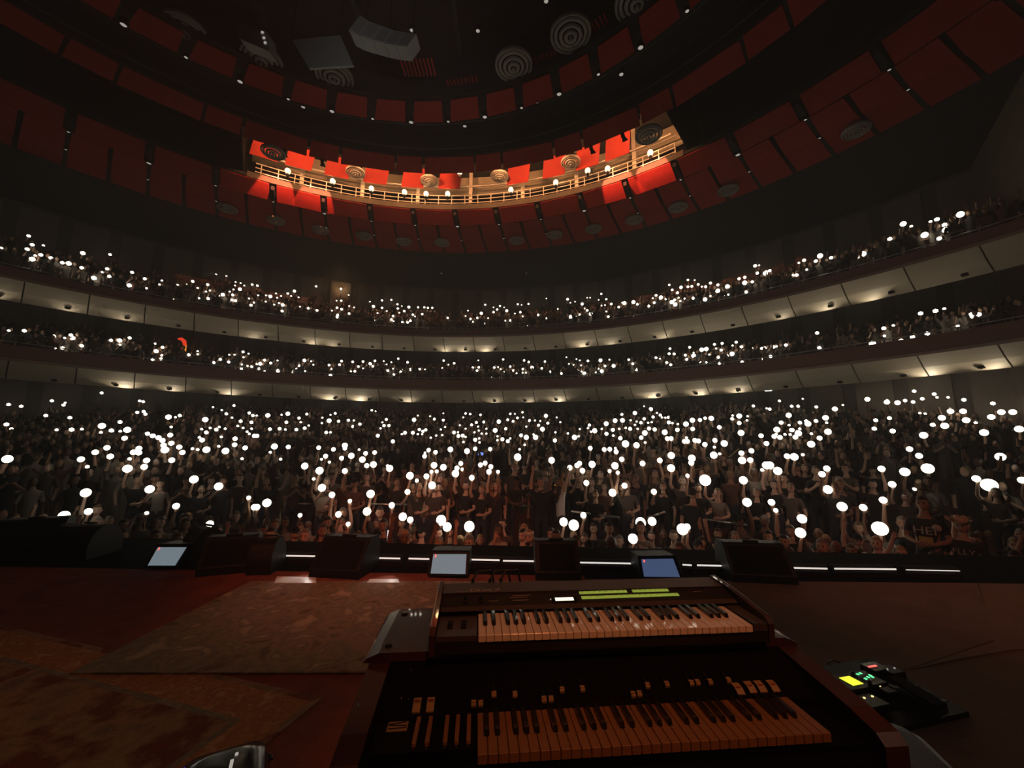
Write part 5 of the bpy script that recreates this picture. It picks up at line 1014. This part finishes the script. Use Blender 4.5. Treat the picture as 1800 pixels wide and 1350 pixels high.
def barrier(x0, y0, ax, ay, bx, by, label):
    a, b = seat_pt(x0 + ax * K, y0 + ay * K, 1.0), seat_pt(x0 + bx * K, y0 + by * K, 1.0); c = Vector((a.x, a.y, floor_z(a.x, a.y)))
    o = empty('barrier', c, 0, label, 'barrier', 'front barriers of the stalls'); m_ = MB(); m_.tube([a - c, b - c], .03, 6); m_.build('top_rail', M['steel'], o)
    d = b - a; m_ = MB(); m_.prism([(0, 0), (d.x, d.y), (d.x, d.y + .04), (0, .04)], 'z', .1, .80); m_.build('panel', M['seat'], o)
    for t in (.02, .35, .68, .98): q = a.lerp(b, t); m_ = MB(); m_.tube([Vector((q.x, q.y, c.z)) - c, q - c], .025, 6); m_.build('post', M['steel'], o)
for a in ((900, 660, 415, 950, 750, 993, 'long pale barrier rail right of the woman in white'), (900, 660, 0, 903, 160, 915, 'short pale barrier rail left of the woman in white'), (450, 660, 800, 897, 1220, 908, 'pale barrier rail in front of the stalls, left of centre'), (450, 660, 300, 895, 480, 900, 'short pale barrier rail near the left stairs'),
          (900, 660, 945, 995, 1065, 955, 'short slanted barrier rail in front of big man in black'), (900, 660, 1320, 1005, 1640, 1045, 'thin barrier rail right of the big man in black')):
    barrier(*a)
# ------------------------------------------------------------------ aisle step lights
def steps(tier, x0, y0, ax, ay, bx, by, n, label):
    o = None
    for k in range(n):
        t = k / (n - 1); px, py = x0 + (ax + (bx - ax) * t) * K, y0 + (ay + (by - ay) * t) * K; d = ray(px, py); best = None; u = 20.0
        while u < 48:
            p = EYEP + d * u; R = radius(p)
            if 24.05 < R < 29.8:
                e = abs(p.z - tier_z(tier, R) - .45)
                if best is None or e < best[0]: best = (e, p.copy())
            u += .1
        p = best[1]
        if o is None: o = empty('aisle_lights', p, 0, label, 'aisle lights', 'aisle step lights')
        m_ = MB(); m_.ball((0, 0, 0), (.045, .03, .03), 8, 5); m_.build('step_light', M['step'], o, p - o.location)
for a in (('upper', 0, 380, 1237, 510, 1213, 578, 4, 'row of four step lights, left one of three on the upper balcony left'), ('upper', 0, 380, 1303, 475, 1280, 550, 5, 'middle row of step lights on the upper balcony left'), ('upper', 0, 380, 1360, 538, 1350, 580, 3, 'short row of three step lights on the upper balcony left'),
          ('upper', 450, 380, 465, 655, 425, 745, 6, 'step lights on upper balcony aisle, left of centre'), ('upper', 450, 380, 1240, 712, 1190, 800, 6, 'orange step lights on upper balcony aisle near the centre'), ('lower', 450, 380, 435, 1075, 398, 1143, 5, 'step lights on lower balcony aisle, left of centre'),
          ('lower', 450, 380, 1225, 1110, 1188, 1173, 5, 'step lights on lower balcony aisle near the centre'), ('upper', 900, 380, 125, 737, 92, 793, 3, 'three step lights on upper balcony, just right of centre'), ('lower', 900, 380, 150, 1100, 103, 1168, 5, 'step lights on lower balcony, just right of centre'),
          ('upper', 900, 380, 920, 597, 850, 700, 8, 'longest row of step lights, on upper balcony right of centre'), ('lower', 900, 380, 923, 1060, 867, 1133, 6, 'step lights on lower balcony, right of centre'), ('upper', 1350, 340, 105, 580, 28, 678, 5, 'rightmost row of step lights on upper balcony'), ('lower', 1350, 340, 150, 1120, 78, 1198, 4, 'rightmost row of step lights on lower balcony')):
    steps(*a)
# ------------------------------------------------------------------ odd lights of the hall
def balcony_pt(tier, px, py, h):
    d = ray(px, py); best = None; u = 18.0
    while u < 48:
        p = EYEP + d * u; R = radius(p)
        if 24.3 < R < 29.8:
            e = abs(p.z - tier_z(tier, R) - h)
            if best is None or e < best[0]: best = (e, p.copy())
        u += .1
    return best[1]
K0 = lambda x, y: (x * K, 380 + y * K)
p0 = balcony_pt('lower', *K0(1278, 1000), .6); t_ = (p0 - EYEP).length
pts = [EYEP + ray(*K0(x, y)) * ((p0.y - EYEP.y) / ray(*K0(x, y)).y) for x, y in ((1278, 1000), (1288, 950), (1293, 905), (1285, 872), (1265, 857), (1245, 856))]
o = empty('light_stick', p0, 0, 'bent red and amber glowing stick on the lower balcony left', 'light stick')
m_ = MB(); m_.tube([q - p0 for q in pts[:3]], .07, 8); m_.build('amber_half', M['exit_amber'], o); m_ = MB(); m_.tube([q - p0 for q in pts[2:]], [.085, .11, .10, .05], 8); m_.build('red_half', M['exit_red'], o)
p = at_z(1350, 684, 4.62); o = empty('soffit_lamp', p, 0, 'single brightly lit lamp under the lower balcony soffit, right of centre', 'lamp')
m_ = MB(); m_.lathe([(.0, -.10), (.16, -.09), (.24, -.03), (.25, .02)], 16); m_.build('lens', M['lamp_bright'], o); m_ = MB(); m_.lathe([(.25, -.02), (.28, -.01), (.28, .08), (.0, .09)], 16); m_.build('housing', M['matt'], o)
p = at_z(597, 497, 14.2); o = empty('wall_lamp', polar(30.1, azim(p), 14.3), 0, 'small warm wall lamp glowing high above the upper balcony, left of centre', 'wall lamp')
m_ = MB(); m_.ball((0, 0, 0), (.10, .10, .08), 10, 6); m_.build('bulb', M['lamp_warm'], o); m_ = MB(); m_.lathe([(.03, .05), (.12, .08), (.12, .12), (.0, .13)], 12); m_.build('fitting', M['matt'], o)
l = bpy.data.lights.new('wall_lamp_light', 'POINT'); l.energy = 14; l.color = (1, .62, .28); l.shadow_soft_size = .1; q = bpy.data.objects.new('wall_lamp_light', l); COL.objects.link(q); q.parent = o; q.location = Vector((HC.x - o.location.x, HC.y - o.location.y, 0)).normalized() * .3
p = seat_pt(450 + 1585 * K, 660 + 547 * K, 1.3); o = empty('control_monitor', p, 0, 'small blue-lit monitor at the control desk in the stalls', 'monitor'); m_ = MB(); m_.box((0, 0, 0), (.42, .03, .12)); m_.build('screen', M['sign_blue'], o); m_ = MB(); m_.box((0, .03, 0), (.46, .03, .16)); m_.box((0, .03, -.5), (.05, .05, .9)); m_.build('case', M['matt'], o)
for x0, px, py, n, l in ((900, 338, 765, 4, 'cluster of small orange sign lights beside the woman in white'), (1350, 345, 730, 5, 'row of small orange sign lights below the long handrail')):
    p = seat_pt(x0 + px * K, 660 + py * K, 1.15); o = empty('sign_lights', p, 0, l, 'sign lights')
    m_ = MB(); m_.box((0, .03, 0), (.10 * n + .06, .03, .14)); m_.box((0, .03, -.5), (.04, .04, .9)); m_.build('board', M['matt'], o)
    for k in range(n): m_ = MB(); m_.ball(((k - (n - 1) / 2) * .095, 0, .02 * (k % 2)), (.032, .02, .032), 8, 5); m_.build('lamp', M['sign_orange'], o)
